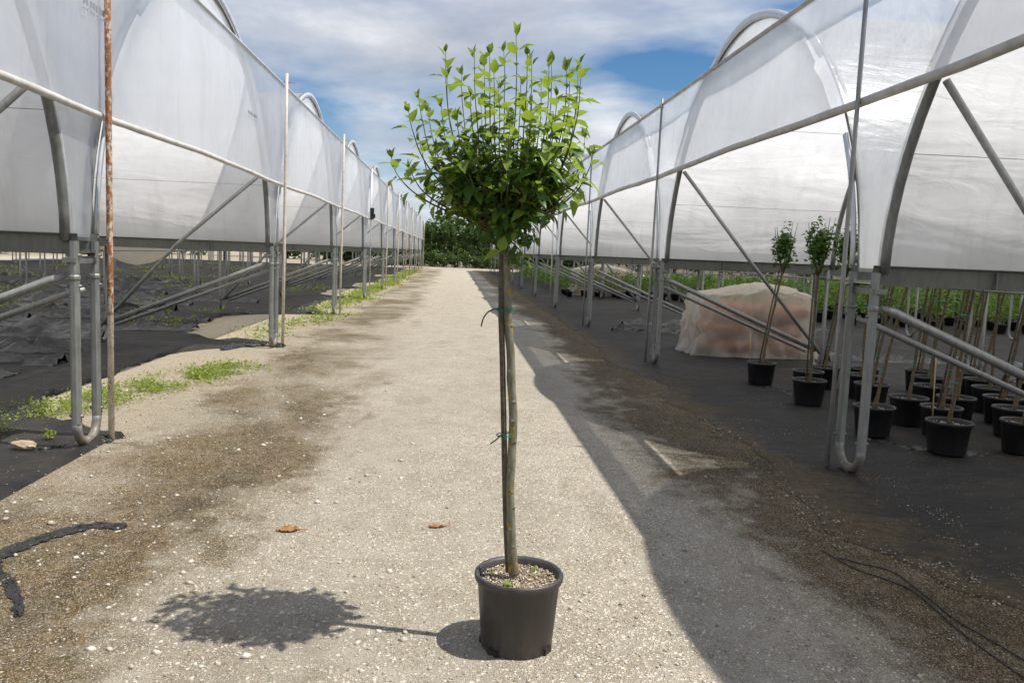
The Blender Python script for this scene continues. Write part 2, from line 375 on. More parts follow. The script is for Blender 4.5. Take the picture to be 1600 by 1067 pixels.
# ------------------------------------------------------------------ mesh helpers
class MB:
    def __init__(s): s.v = []; s.f = []; s.tint = None
    def tube(s, pts, rad, n=8, cap=True, sx=1.0, sy=1.0, up=None):
        pts = [Vector(p) for p in pts]; N = len(pts)
        rads = rad if isinstance(rad, (list, tuple)) else [rad]*N
        base = len(s.v); prev = None
        for i, p in enumerate(pts):
            d = (pts[min(i+1, N-1)] - pts[max(i-1, 0)]).normalized()
            if prev is None:
                a = Vector(up) if up else (Vector((0, 0, 1)) if abs(d.z) < .9 else Vector((1, 0, 0)))
                u = d.cross(a).normalized()
            else:
                u = (prev - d*prev.dot(d)).normalized()
            prev = u; w = d.cross(u)
            for k in range(n):
                a = 2*math.pi*k/n + (math.pi/n)
                s.v.append(tuple(p + (u*math.cos(a)*sx + w*math.sin(a)*sy)*rads[i]))
        for i in range(N-1):
            for k in range(n):
                a = base + i*n + k; b = base + i*n + (k+1) % n
                s.f.append((a, b, b+n, a+n))
        if cap:
            s.f.append(tuple(base + k for k in range(n))[::-1]); s.f.append(tuple(base + (N-1)*n + k for k in range(n)))
        return s
    def box(s, c, d, rot=None):
        base = len(s.v); c = Vector(c)
        for x in (-.5, .5):
            for y in (-.5, .5):
                for z in (-.5, .5):
                    p = Vector((x*d[0], y*d[1], z*d[2]))
                    if rot is not None: p = rot @ p
                    s.v.append(tuple(c + p))
        for q in ((0, 1, 3, 2), (4, 6, 7, 5), (0, 4, 5, 1), (2, 3, 7, 6), (0, 2, 6, 4), (1, 5, 7, 3)):
            s.f.append(tuple(base + i for i in q))
        return s
    def lathe(s, prof, n=32, c=(0, 0, 0), close=False):
        base = len(s.v); m = len(prof)
        for r, z in prof:
            for k in range(n):
                a = 2*math.pi*k/n
                s.v.append((c[0] + r*math.cos(a), c[1] + r*math.sin(a), c[2] + z))
        for i in range(m-1):
            for k in range(n):
                a = base + i*n + k; b = base + i*n + (k+1) % n
                s.f.append((a, b, b+n, a+n))
        return s
    def grid(s, P):
        base = len(s.v); R = len(P); C = len(P[0])
        for row in P:
            for p in row: s.v.append(tuple(p))
        for i in range(R-1):
            for j in range(C-1):
                a = base + i*C + j; s.f.append((a, a+1, a+C+1, a+C))
        return s
    def mesh(s, name, mat, smooth=True):
        me = bpy.data.meshes.new(name); me.from_pydata(s.v, [], s.f)
        if smooth: me.polygons.foreach_set('use_smooth', [True]*len(me.polygons))
        if s.tint is not None:
            at = me.attributes.new('tint', 'FLOAT', 'FACE'); at.data.foreach_set('value', s.tint)
        me.materials.append(M[mat] if isinstance(mat, str) else mat); me.update(); return me
    def build(s, name, mat, parent=None, smooth=True):
        return link(name, s.mesh(name, mat, smooth), parent)
def link(name, me, parent=None):
    o = bpy.data.objects.new(name, me); COL.objects.link(o)
    if parent is not None: o.parent = parent
    return o
def tag(o, label, cat, group=None, kind=None):
    o['label'] = label; o['category'] = cat
    if group: o['group'] = group
    if kind: o['kind'] = kind
    return o
def empty(name, loc=(0, 0, 0), rz=0):
    o = bpy.data.objects.new(name, None); COL.objects.link(o); o.location = loc; o.rotation_euler = (0, 0, rz); return o
def np_mesh(name, V, F, mat, tint=None, smooth=False):
    me = bpy.data.meshes.new(name); nv = len(V); k = F.shape[1]
    me.vertices.add(nv); me.vertices.foreach_set('co', V.astype(np.float32).ravel())
    me.loops.add(F.size); me.loops.foreach_set('vertex_index', F.astype(np.int32).ravel())
    me.polygons.add(len(F)); me.polygons.foreach_set('loop_start', np.arange(0, F.size, k, dtype=np.int32))
    me.update(calc_edges=True)
    if tint is not None:
        at = me.attributes.new('tint', 'FLOAT', 'FACE'); at.data.foreach_set('value', tint.astype(np.float32))
    if smooth: me.polygons.foreach_set('use_smooth', [True]*len(F))
    me.materials.append(M[mat]); me.validate(); return me
def fbm(x, y, z=0.0, o=4):
    return noise.fractal(Vector((x, y, z)), 1.0, 2.1, o)
def rand_rot(n, tilt=1.0):
    """n random rotation matrices (numpy), tilt limits how far they lean from upright"""
    a = RNG.uniform(0, 2*np.pi, n); b = RNG.normal(0, 1, n)*tilt; c = RNG.normal(0, 1, n)*tilt
    ca, sa, cb, sb, cc, sc = np.cos(a), np.sin(a), np.cos(b), np.sin(b), np.cos(c), np.sin(c)
    Z = np.zeros(n); O = np.ones(n)
    Rz = np.stack([ca, -sa, Z, sa, ca, Z, Z, Z, O], -1).reshape(n, 3, 3)
    Rx = np.stack([O, Z, Z, Z, cb, -sb, Z, sb, cb], -1).reshape(n, 3, 3)
    Ry = np.stack([cc, Z, sc, Z, O, Z, -sc, Z, cc], -1).reshape(n, 3, 3)
    return Rz @ Rx @ Ry
def scatter_mesh(name, mat, tmplV, tmplF, pos, rot, scl, tint=None, smooth=False):
    """joins copies of one small template (numpy)"""
    n = len(pos); k = len(tmplV)
    V = np.einsum('nij,nkj->nki', rot, tmplV[None]*scl[:, None, :]) + pos[:, None, :]
    F = tmplF[None] + (np.arange(n)*k)[:, None, None]
    tt = None if tint is None else np.repeat(tint, len(tmplF))
    return np_mesh(name, V.reshape(-1, 3), F.reshape(-1, tmplF.shape[1]), mat, tt, smooth)
OCT_V = np.array([(1, 0, 0), (-.8, .3, 0), (.1, 1, .1), (-.2, -.9, 0), (.1, .1, 1), (0, 0, -1)], float)
OCT_F = np.array([(0, 2, 4), (2, 1, 4), (1, 3, 4), (3, 0, 4), (2, 0, 5), (1, 2, 5), (3, 1, 5), (0, 3, 5)])
LEAF_V = np.array([(0, 0, 0), (.35, .30, .08), (1, 0, -.02), (.35, -.30, .08)], float)   # small folded leaf
LEAF_F = np.array([(0, 2, 1), (0, 3, 2)])

# ------------------------------------------------------------------ ground and road
XL, XR = -2.69, 3.047
BL, BR = 6.4, 6.17
YL0, YR0 = 6.27, 5.965         # y of the first post pair in view
g = MB().grid([[(x, y, 0) for x in (-400, -60, -8, 8, 60, 400)] for y in (-60, -3, 30, 90, 400)])
tag(g.build('ground', 'ground', None, False), 'brown dirt ground around the gravel lane and under the greenhouses', 'ground', kind='structure')
rows = []
y = -3.0
while y < 80:
    xl = -1.9 + .35*fbm(3, y*.35) + .12*fbm(9, y*1.7); xr = 2.0 + .25*fbm(7, y*.4) + .08*fbm(2, y*1.9)
    if y > 71: xl, xr = -30, 30
    rows.append([(xl + (xr - xl)*i/8, y, .004) for i in range(9)]); y += .25 if y < 20 else 1.0
tag(MB().grid(rows).build('road', 'ground', None, False), 'pale crushed gravel lane running between two greenhouses', 'road', kind='structure')
pp = MB().grid([[(-31 + 4*i, y, .004) for i in range(2)] for y in (-5, 20, 50, 70)])
M['pale_path'] = mat_simple('pale_dust', (.36, .32, .25), (.48, .44, .36), 3, .9)
tag(pp.build('path', 'pale_path', None, False), 'pale sunlit path beyond the open far side of greenhouse', 'path', kind='structure')

# ground fabric
def left_edge(y):
    t = (y - (YL0 + .22))/BL; n = math.floor(t); u = t - n
    if n < -1: return -2.62
    if n == -1:
        return -2.60 - (.0 if u > .55 else .9*(math.sin(math.pi*u/.55))**.7)
    D = 1.48 if n == 0 else (2.4 if n == 1 else 1.7 + .5*math.sin(n*2.3))
    w = 1 - abs(2*u - 1)**5
    return -2.40 - D*w*(.92 + .15*u) + .10*fbm(y*1.3, 3.3) + .05*fbm(y*5.1, 9.3)
def left_fabric():
    rows = []; y = -2.0
    offs = [0, .04, .1, .2, .35, .55, .8, 1.1, 1.5, 2, 2.6, 3.3, 4.2, 5.5, 7.5, 10, 14, 18, 22.2]
    while y < 71.5:
        e = left_edge(y); row = []
        for o_ in offs:
            x = e - o_
            if x < -25.5: x = -25.5 - o_*.001
            k = max(0, 1 - o_/.5)
            z = .010 + .03*max(0, fbm(x*1.1, y*2.2, 1)) + .05*max(0, fbm(x*.5, y*4, 4))*(.5 + k) + .06*k*max(0, fbm(x*2, y*2.5, 7)+.1)
            row.append((x, y, z if o_ > 0 else .003))
        rows.append(row); y += .09 if y < 22 else .35
    return rows
tag(MB().grid(left_fabric()).build('ground_fabric', 'fabric', None), 'black weed fabric with scalloped edge covering the weedy greenhouse floor', 'ground fabric', kind='structure')
RE = [(-3, 2.75), (2.6, 2.62), (3.5, 2.66), (3.75, 2.5), (4.6, 2.26), (5.5, 2.38), (6.7, 2.56), (8.0, 2.48), (9.1, 2.38), (9.9, 2.70), (11.0, 2.52), (12.2, 2.33), (14, 2.5), (16.7, 2.55), (20, 2.6), (70, 2.6)]
def right_edge(y):
    for (a, b), (c, d) in zip(RE, RE[1:]):
        if a <= y <= c:
            u = (y - a)/(c - a); u = u*u*(3 - 2*u); return b + (d - b)*u + .07*fbm(y*2.1, 8.8) + .05*fbm(y*7.3, 1.8)
    return 2.6
def right_fabric():
    rows = []; y = -2.0
    offs = [0, .04, .1, .2, .35, .55, .8, 1.1, 1.5, 2, 2.6, 3.3, 4.2, 5.5, 7.5, 10, 14, 19, 26]
    while y < 68.5:
        e = right_edge(y); row = []
        for o_ in offs:
            x = e + o_; k = max(0, 1 - o_/.4)
            z = .010 + .012*max(0, fbm(x*1.2, y*2.0, 11)) + .02*max(0, fbm(x*.7, y*4, 14))*(.3 + .6*k)
            row.append((x, y, z if o_ > 0 else .003))
        rows.append(row); y += .09 if y < 22 else .35
    return rows
tag(MB().grid(right_fabric()).build('ground_fabric', 'fabric', None), 'dusty black weed fabric under the tree pots beside the lane', 'ground fabric', kind='structure')

# ------------------------------------------------------------------ greenhouses
def arch_profile(B, H, n=36):
    W = B/2 - .17; p = 1.86; pts = []
    for i in range(n+1):
        t = math.pi*i/n; c = math.cos(t); s = math.sin(t)
        pts.append([-W*math.copysign(abs(c)**(2/p), c), 1.52 + H*abs(s)**(2/p)])
    for _ in range(6):
        q = [r[:] for r in pts]
        for i in range(max(1, n//2 - 6), min(n, n//2 + 7)):
            for k in (0, 1): q[i][k] = .5*pts[i][k] + .25*(pts[i-1][k] + pts[i+1][k])
        pts = q
    return pts
def post_leg_mesh():
    mb = MB(); mb.tube([(0, 0, .20), (0, 0, .22), (0, 0, 1.24), (0, 0, 1.25), (0, 0, 1.27), (0, 0, 1.28), (0, 0, 1.52)], [.035, .035, .035, .041, .041, .035, .033], 8, True, 1.0, 1.0, (1, 0, 0)); return mb.mesh('post_leg', 'galv_post', False)
def u_foot_mesh():
    mb = MB(); pts = []
    for i in range(13):
        a = math.pi*i/12; pts.append((0, -.17*math.cos(a), .22 - .185*math.sin(a)**.8))
    mb.tube(pts, .033, 8, True, 1, 1, (1, 0, 0)); mb.box((0, 0, .02), (.05, .06, .10)); return mb.mesh('u_foot', 'galv_post')
def support_mesh():
    mb = MB(); pts = [(0, -.17, 1.50), (0, -.17, .25)]
    for i in range(1, 10):
        a = math.pi*i/10; pts.append((0, -.17*math.cos(a), .22 - .19*math.sin(a)))
    pts += [(0, .17, .25), (0, .17, 1.50)]
    mb.tube(pts, .032, 6, True, 1, 1, (1, 0, 0)); return mb.mesh('support_post', 'galv_dark')
LEG, UFOOT, SUPPORT = post_leg_mesh(), u_foot_mesh(), support_mesh()
BOLT = MB().tube([(-.05, 0, 0), (.05, 0, 0)], .011, 6).mesh('bolt', 'galv_dark')
BRK = MB().box((0, 0, 0), (.05, .36, .05)).box((0, .17, 0), (.09, .09, .035)).box((0, -.17, 0), (.09, .09, .035)).mesh('bracket', 'galv_dark', False)

def greenhouse(side, X0, B, Y0, n0, n1, depth, pole_off, pipe_z, top_z, pipe_r, pole_mat, pole_r, pole_top, roll_mat, label, gap_n):
    root = empty('greenhouse', (X0, Y0, 0))
    tag(root, label, 'greenhouse')
    s = side
    def put(name, me, loc=(0, 0, 0), parent=None, rz=0):
        o = link(name, me, parent or root); o.location = loc; o.rotation_euler = (0, 0, rz); return o
    prof = arch_profile(B, 2.78 if s < 0 else 2.64)
    K = int(depth/2.5)
    arch_me = MB().tube([(0, a, b) for a, b in prof], .034, 8, True, 1, 1, (1, 0, 0)).mesh('arch', 'galv_dark')
    edge_me = MB().tube([(0, a, b + .008) for a, b in prof if b > 3.3], .022, 6, True, 2.2, .8, (1, 0, 0)).mesh('film_edge', 'bright')
    clip = [p for p in prof if p[1] < 2.75][:len([p for p in prof if p[1] < 2.75])//2]
    clip_me = MB().tube([(0, a + .035, b + .03) for a, b in clip], .020, 4, True, 1.6, .8, (1, 0, 0)).mesh('film_clip', 'bright')
    # one roof film for each of four looks, shared between the bays
    roofs = []
    for q in range(3):
        P = []
        xs = np.arange(.02, depth + .1, .3125)
        for x in xs:
            sag = abs(math.sin(math.pi*(x - .1)/2.5))
            row = []
            for a, b in prof:
                d = Vector((0, a, b - 1.4)).normalized()
                k = .035 - .03*sag*(1 if b > 1.8 else .2) + .022*fbm(x*.9 + q*9, a*1.1, b*1.1)*(1 if b > 1.7 else .1)
                row.append((s*x, a + d.y*k, b + d.z*k))
            P.append(row)
        roofs.append(MB().grid(P).mesh('roof_film', 'film_roof'))
    cut = top_z - .12
    gp = [p for p in prof if p[1] > cut]
    mb = MB(); rows = []
    for a, b in gp: rows.append([(0, a, cut + (b - cut)*j/5) for j in range(6)])
    for r in rows:
        for j in range(6): r[j] = (s*.012*fbm(r[j][1]*2, r[j][2]*2, 5), r[j][1], r[j][2])
    gable_me = mb.grid(rows).mesh('gable_film', 'film_curtain')
    # gutter trough
    mb = MB(); sec = [(-.165, .135), (-.150, .0), (.150, .0), (.165, .135), (.195, .14), (.197, .148), (.160, .146), (.140, .012), (-.140, .012), (-.160, .146), (-.197, .148), (-.195, .14)]
    for x in (s*-.02, s*depth):
        for a, b in sec: mb.v.append((x, a, 1.425 + b))
    L = len(sec)
    for k in range(L): mb.f.append((k, (k+1) % L, L + (k+1) % L, L + k))
    gut_me = mb.mesh('gutter', 'gutter', False)
    wire_me = MB().tube([(s*.05, 0, 0), (s*depth*.6, 0, 0)], .003, 4, False).mesh('roof_wire', 'galv_dark')
    joint_me = MB().box((0, 0, 1.49), (.006, .40, .125)).mesh('gutter_joint', 'galv_dark', False)
    up_br = MB().tube([(s*.10, -.60 if s < 0 else -.66, 2.50 if s < 0 else 2.78), (s*1.28, -.43, 1.50), (s*2.45, -.20, .27)], .026, 8).mesh('brace', 'galv')
    lo_br = MB().tube([(s*.06, 0, 1.27), (s*.16, 0, 1.235), (s*2.4, 0, .30)], [.018, .036, .036], 8).mesh('brace', 'galv')
    lo_br2 = MB().tube([(s*.06, 0, 1.16), (s*.16, 0, 1.13), (s*2.4, 0, .24)], [.018, .026, .026], 8).mesh('brace', 'galv')
    for n in range(n0, n1 + 1):
        yc = (n)*B
        for e in (-1, 1):
            lg = put('post_leg', LEG, (0, e*.17 + yc, 0))
            if n < 4:
                for bz in (.26, 1.20, 1.42): put('bolt', BOLT, (0, 0, bz), lg)
        put('u_foot', UFOOT, (0, yc, 0)); b_ = put('bracket', BRK, (s*.02, yc, 1.385))
        gt = put('gutter', gut_me, (0, yc, 0))
        for jx in (.9, 3.4): put('gutter_joint', joint_me, (s*jx, 0, 0), gt)
        put('brace', up_br, (0, yc, 0)); put('brace', lo_br, (0, yc - .17, 0))
        put('brace', lo_br2, (0, yc + (.17 if s > 0 else .13), 0))
        for k in range(1, K + 1):
            put('support_post', SUPPORT, (s*2.5*k, yc, 0))
        if n < n1:
            ym = yc + B/2
            rf = put('roof_film', roofs[n % 3], (0, ym, 0))
            for k in range(0, min(K, 5 if n < 5 else 3) + 1):
                put('arch', arch_me, (s*(.06 + 2.5*k), ym, 0))
            put('film_edge', edge_me, (s*.01, ym, 0)); put('film_clip', clip_me, (s*.0, ym, 0))
            for wi in (4, 9, 27, 32):
                put('roof_wire', wire_me, (0, ym + prof[wi][0]*.985, prof[wi][1] - .012))
            put('gable_film', gable_me, (s*.05, ym, 0))
    # film closing the valley over each gutter, and tie rods between the inner supports
    vr = []
    lo = [p for p in prof if p[1] <= 2.9][:len([p for p in prof if p[1] <= 2.9])//2]
    for a, b in lo:
        g_ = (a + B/2); vr.append([(s*.03 + s*.02*fbm(b*2, u, 3), -g_ + 2*g_*u, b + .03) for u in np.linspace(0, 1, 7)])
    val_me = MB().grid(vr).mesh('valley_film', 'film_thin')
    for n in range(n0, n1 + 1): put('valley_film', val_me, (0, n*B, 0))
    for k in range(1, 6):
        MB().tube([(s*2.5*k, n0*B, 1.36), (s*2.5*k, 0, 1.36), (s*2.5*k, n1*B, 1.36)], .011, 5).build('tie_rod', 'galv_dark', root)
    # guide poles
    pm0, pm = [MB().tube([(0, 0, 0), (0, 0, 1.4), (0, 0, 2.9), (0, 0, pole_top)], pole_r, 10, True).mesh('guide_pole', q) for q in (pole_mat, 'rust_light' if s < 0 else pole_mat)]
    pin = MB().tube([(-.04, 0, 0), (.12, 0, 0)], .006, 6).mesh('pin', 'galv_dark')
    for n in range(n0 + 1, n1 + 1):
        if n == gap_n: continue
        po = put('guide_pole', pm0 if n == 0 else pm, (s*-.105, n*B + pole_off, 0))
        po.rotation_euler = (random.uniform(-.004, .004), .006 + random.uniform(-.004, .004), 0)
        put('pin', pin, (0, 0, pole_top - .13), po)
    # roll pipes and curtains: two sections, meeting at the winding gear
    ys = [n0*B - .5, gap_n*B + .25, n1*B + .4]
    for q in range(2):
        ya, yb = ys[q] + (.15 if q else 0), ys[q+1]
        N = int((yb - ya)/.25)
        zz = lambda y: pipe_z - .012*math.cos(2*math.pi*(y - pole_off)/B) + .010*fbm(y*.7, 2.2 + q, s)
        pts = [(s*-.045, ya + (yb - ya)*i/N, zz(ya + (yb - ya)*i/N)) for i in range(N + 1)]
        MB().tube(pts, [pipe_r*(1 + .12*fbm(p[1]*2.2, 1.1, s) + .05*fbm(p[1]*9, 4, s)) for p in pts], 10).build('roll_pipe', roll_mat, root)
        rows = []
        Ny = int((yb - ya)/(.12 if q == 0 else .3)); Nz = 12
        for i in range(Ny + 1):
            y = ya + (yb - ya)*i/Ny; row = []
            for j in range(Nz + 1):
                u = j/Nz; z = zz(y) + pipe_r*.5 + (top_z - zz(y) - pipe_r*.5)*u
                amp = math.sin(math.pi*u)**.5 if 0 < u < 1 else 0
                x = s*(-.045) + .022*amp*fbm(y*.8, z*1.1, 3 + s) + .008*amp*fbm(y*4.2, z*.9, 6 + s)
                row.append((x, y, z))
            rows.append(row)
        MB().grid(rows).build('curtain_film', 'film_curtain' if (q == 0 or s > 0) else 'film_thin', root)
    MB().tube([(s*-.045, ys[0], top_z), (s*-.045, ys[2]*.5, top_z), (s*-.045, ys[2], top_z)], .024, 8).build('top_rail', 'bright' if s < 0 else 'roll_warm', root)
    if s > 0:
        rows = [[(s*-.015 + .008*fbm(y*1.1, z*2, 8), y, z) for z in (top_z - .30 + .04*fbm(y*.5, 1), top_z - .2, top_z - .1, top_z)] for y in np.arange(ys[0], ys[2], .3)]
        MB().grid(rows).build('film_flap', 'film_curtain', root)
    gb = MB().box((0, 0, .17), (.11, .15, .34)).box((s*-.07, 0, .10), (.05, .09, .12)).build('winding_gear', 'black_box', root, False)
    gb.location = (s*-.15, gap_n*B + .30, pipe_z - .03)
    for i in (1, 2):
        put('post_leg', LEG, (s*.0, gap_n*B - .17 - .085*i, 0))
    MB().tube([(s*-.12, gap_n*B + .30, .02), (s*-.12, gap_n*B + .30, top_z + .02)], .018, 8).build('gear_rail', 'bright', root)
    return root

gh_l = greenhouse(-1, XL, BL, YL0, -2, 10, 22.5, .174, 2.46, 3.94, .027, 'rust', .023, 4.08, 'roll',
                  'multi-span plastic tunnel greenhouse with rusty cream poles and weedy floor', 3)
gh_r = greenhouse(1, XR, BR, YR0, -2, 10, 25.0, .125, 2.79, 3.83, .034, 'galv', .0175, 3.90, 'roll_warm',
                  'multi-span plastic tunnel greenhouse with plain grey poles over potted trees', 3)
# faint print on the left curtain: rows of small illegible marks
def print_marks(y0, z0, n, w, h):
    mb = MB(); y = y0
    for i in range(n):
        if i % 3 == 2: y += w*.5
        for k in range(3):
            mb.box((.075, y + w*.28*k, z0 + random.uniform(-.1, .1)*h), (.002, w*.14, h*random.uniform(.6, 1)))
        mb.box((.075, y + w*.3, z0 - h*.95), (.002, w*.62, h*.12)); y += w
    o = mb.build('print', 'print', gh_l, False); o['kind'] = 'stuff'; return o
print_marks(6.13 - YL0, 3.18, 9, .045, .055)
print_marks(10.75 - YL0, 3.18, 9, .045, .055)

# sagging rain-filled film under the left roof
def sag():
    rows = []
    for i in range(13):
        t = i/12
        row = []
        for j in range(25):
            a = 2*math.pi*j/24; r = math.sin(math.pi/2*(1 - t))**.7
            w = 1 + .05*math.sin(5*a + 1)*t
            row.append((-6.4 + .72*r*w*math.cos(a), 17.3 + .95*r*w*math.sin(a), 1.62 - .60*(t**.75) + .015*fbm(a*2, t*3)))
        rows.append(row)
    o = MB().grid(rows).build('sagging_film', 'film_sag', gh_l)
    o.location = (-XL, -YL0, 0); o['label'] = 'sagging belly of stained film below the gutter'
sag()

# ------------------------------------------------------------------ far vegetation
def blob_leaves(n, center, rad, leaf, clumps=14, flat=.55, seed=0, core=.35):
    """leaf positions in uneven clumps filling an ellipsoid"""
    rng = np.random.default_rng(seed)
    c = rng.normal(0, 1, (clumps, 3)); c /= np.linalg.norm(c, axis=1)[:, None]; c *= rng.uniform(core, .92, (clumps, 1))
    k = rng.integers(0, clumps, n)
    d = rng.normal(0, 1, (n, 3)); d /= np.linalg.norm(d, axis=1)[:, None]; d *= (rng.uniform(.2, 1, (n, 1))**.5)*rng.uniform(.25, .5, clumps)[k][:, None]
    p = (c[k] + d)*np.array(rad) + np.array(center)
    s = rng.uniform(.6, 1.25, (n, 1))*leaf*np.ones((1, 3))
    return p, s, rng.uniform(0, 1, n)
def foliage_mesh(name, mat, n, center, rad, leaf, clumps=14, seed=0, core=.35):
    p, s, t = blob_leaves(n, center, rad, leaf, clumps, seed=seed, core=core)
    return scatter_mesh(name, mat, LEAF_V, LEAF_F, p, rand_rot(n, .7), s, t)

crowns = [foliage_mesh('crown', 'far_leaf', 800, (0, 0, 3.0), (.72, .72, 1.2), .22, 24, 30 + i, .15) for i in range(4)]
trunks = [MB().tube([(0, 0, 0), (.03*math.sin(i), .02, 1.2), (.05*math.cos(i), 0, 2.6)], [.05, .042, .03], 6).mesh('trunk', 'bushwood') for i in range(3)]
rng = np.random.default_rng(3)
for r_, yy in enumerate((81.5, 83.2, 85.2)):
    for i in range(13):
        e = empty('nursery_tree', (-7.2 + i*1.05 + rng.uniform(-.25, .25) + .4*r_, yy + rng.uniform(-.3, .3), 0), rng.uniform(0, 6.28))
        e.scale = (1, 1, rng.uniform(.92, 1.16))
        tag(e, 'slender nursery tree with bare trunk in the dense row closing the lane', 'tree', 'nursery trees at the end of the lane')
        link('trunk', trunks[i % 3], e); link('crown', crowns[(i + r_) % 4], e)
hb = [foliage_mesh('foliage', 'far_leaf', 900, (0, 0, .68), (.95, .7, .85), .19, 16, 50 + i, .2) for i in range(3)]
hst = MB().tube([(0, 0, 0), (.05, 0, .5), (.02, 0, .9)], [.04, .03, .015], 6).mesh('stem', 'bushwood')
for i in range(13):
    e = empty('hedge_shrub', (-7 + i*1.0 + rng.uniform(-.2, .2), 80.0 + rng.uniform(-.3, .3), 0), rng.uniform(0, 6.28)); sc_ = rng.uniform(.75, 1.2); e.scale = (1, 1, sc_)
    tag(e, 'bushy green hedge shrub below the bare trunks of the nursery trees', 'shrub', 'hedge shrubs at the end of the lane')
    link('foliage', hb[i % 3], e); link('stem', hst, e)
def tree_belt(name, pts, label, seed):
    P = []; S = []; T = []
    rr = np.random.default_rng(seed)
    for (x, y, h) in pts:
        p, s_, t = blob_leaves(800, (x, y, h*.5), (h*.45, h*.42, h*.52), h*.12, 18, seed=int(rr.integers(1e6)))
        P.append(p); S.append(s_); T.append(t)
    P = np.concatenate(P); P[:, 2] = np.maximum(P[:, 2], .05); S = np.concatenate(S); T = np.concatenate(T)
    tag(link(name, scatter_mesh(name, 'far_leaf', LEAF_V, LEAF_F, P, rand_rot(len(P), .7), S, T)), label, 'trees', kind='stuff')
rr = np.random.default_rng(11)
_rs = rr.uniform(-1, 1, 40)
tree_belt('undergrowth', [(-14 + i*.95, 88.5 + _rs[i], 2.6 + .6*abs(_rs[i])) for i in range(32)], 'dense dark green undergrowth behind the nursery trees', 8)
tree_belt('far_woodland', [(x + rr.uniform(-1, 1), 97 + rr.uniform(-3, 3), rr.uniform(4.5, 6.2)) for x in np.arange(-70, 75, 2.6)], 'distant belt of green trees beyond the end of the nursery', 4)
for i, (x, y, k_) in enumerate([(-7.5, 88, 1.28), (-9.8, 86, 1.2)]):
    e = empty('background_tree', (x, y, 0)); e.scale = (1.7, 1.7, k_); tag(e, ['broad green tree rising behind the end post of the greenhouse', 'broad green tree half hidden by the greenhouse end curtain'][i], 'tree'); link('trunk', trunks[i], e); link('crown', crowns[i + 1], e)
tree_belt('far_woodland', [(-37 + rr.uniform(-2, 2), y, rr.uniform(3.5, 6)) for y in np.arange(8, 92, 2.6)], 'distant belt of green trees beyond the pale side path', 5)
tree_belt('far_woodland', [(46 + rr.uniform(-2, 2), y, rr.uniform(3.5, 6)) for y in np.arange(8, 92, 2.6)], 'distant belt of green trees behind the beds of potted shrubs', 6)

# ------------------------------------------------------------------ potted shrubs under the right greenhouse
def pot_mesh(name, mat, r1, r0, h, lip=.03):
    prof = [(0, .012), (r0*.9, .012), (r0, 0), (r0 + .003, .004), (r1 - .012, h - lip), (r1 - .004, h - lip + .002), (r1, h - lip + .008), (r1 + .002, h - .008), (r1 - .003, h), (r1 - .012, h - .002), (r1 - .018, h - .012), (r1 - .024, h - .05), (r1 - .03, h - .12)]
    return MB().lathe(prof, 28).mesh(name, mat)
spot = MB().lathe([(0, .01), (.10, .0), (.135, .2), (.145, .205), (.143, .22), (.13, .215), (.12, .17), (0, .175)], 14).mesh('pot', 'pot_black')
sfol = [foliage_mesh('foliage', 'shrub', 230, (0, 0, .58), (.30, .30, .40), .085, 12, 70 + i) for i in range(4)]
sites = []
for y in np.arange(20.2, 40, 1.0):
    for x in np.arange(8.6 + max(0, (22.2 - y))*1.9, 27.5, .78):
        sites.append((x, y))
for y in np.arange(31, 56, 1.1):
    for x in np.arange(4.4, 8.4, .62): sites.append((x, y))
# keep clear of the posts, order by nearness
def clear_of_posts(x, y):
    u = ((y - YR0)/BR) % 1.0; u = min(u, 1 - u)*BR
    v = ((x - XR)/2.5) % 1.0; v = min(v, 1 - v)*2.5
    return u > .32 or v > .22
sites = sorted([q for q in sites if clear_of_posts(*q)], key=lambda q: q[0]**2*.6 + q[1]**2)
near, far = sites[:280], sites[280:]
for i, (x, y) in enumerate(near):
    e = empty('potted_shrub', (x + rng.uniform(-.1, .1), y + rng.uniform(-.12, .12), .026), rng.uniform(0, 6.28)); k = rng.uniform(.85, 1.2); e.scale = (k, k, k)
    tag(e, 'bushy light green shrub in a small black pot in the beds under greenhouse', 'potted shrub', 'potted shrubs in beds under the greenhouse')
    link('pot', spot, e); link('foliage', sfol[i % 4], e)
P = []; S = []; T = []
for i, (x, y) in enumerate(far):
    p, s_, t = blob_leaves(90, (x, y, .55), (.36, .36, .42), .14, 8, seed=900 + i); P.append(p); S.append(s_); T.append(t)
P = np.concatenate(P); S = np.concatenate(S); T = np.concatenate(T)
tag(link('shrub_bed', scatter_mesh('shrub_bed', 'shrub', LEAF_V, LEAF_F, P, rand_rot(len(P), .7), S, T)), 'mass of light green potted shrubs farthest back under the greenhouse', 'shrubs', kind='stuff')

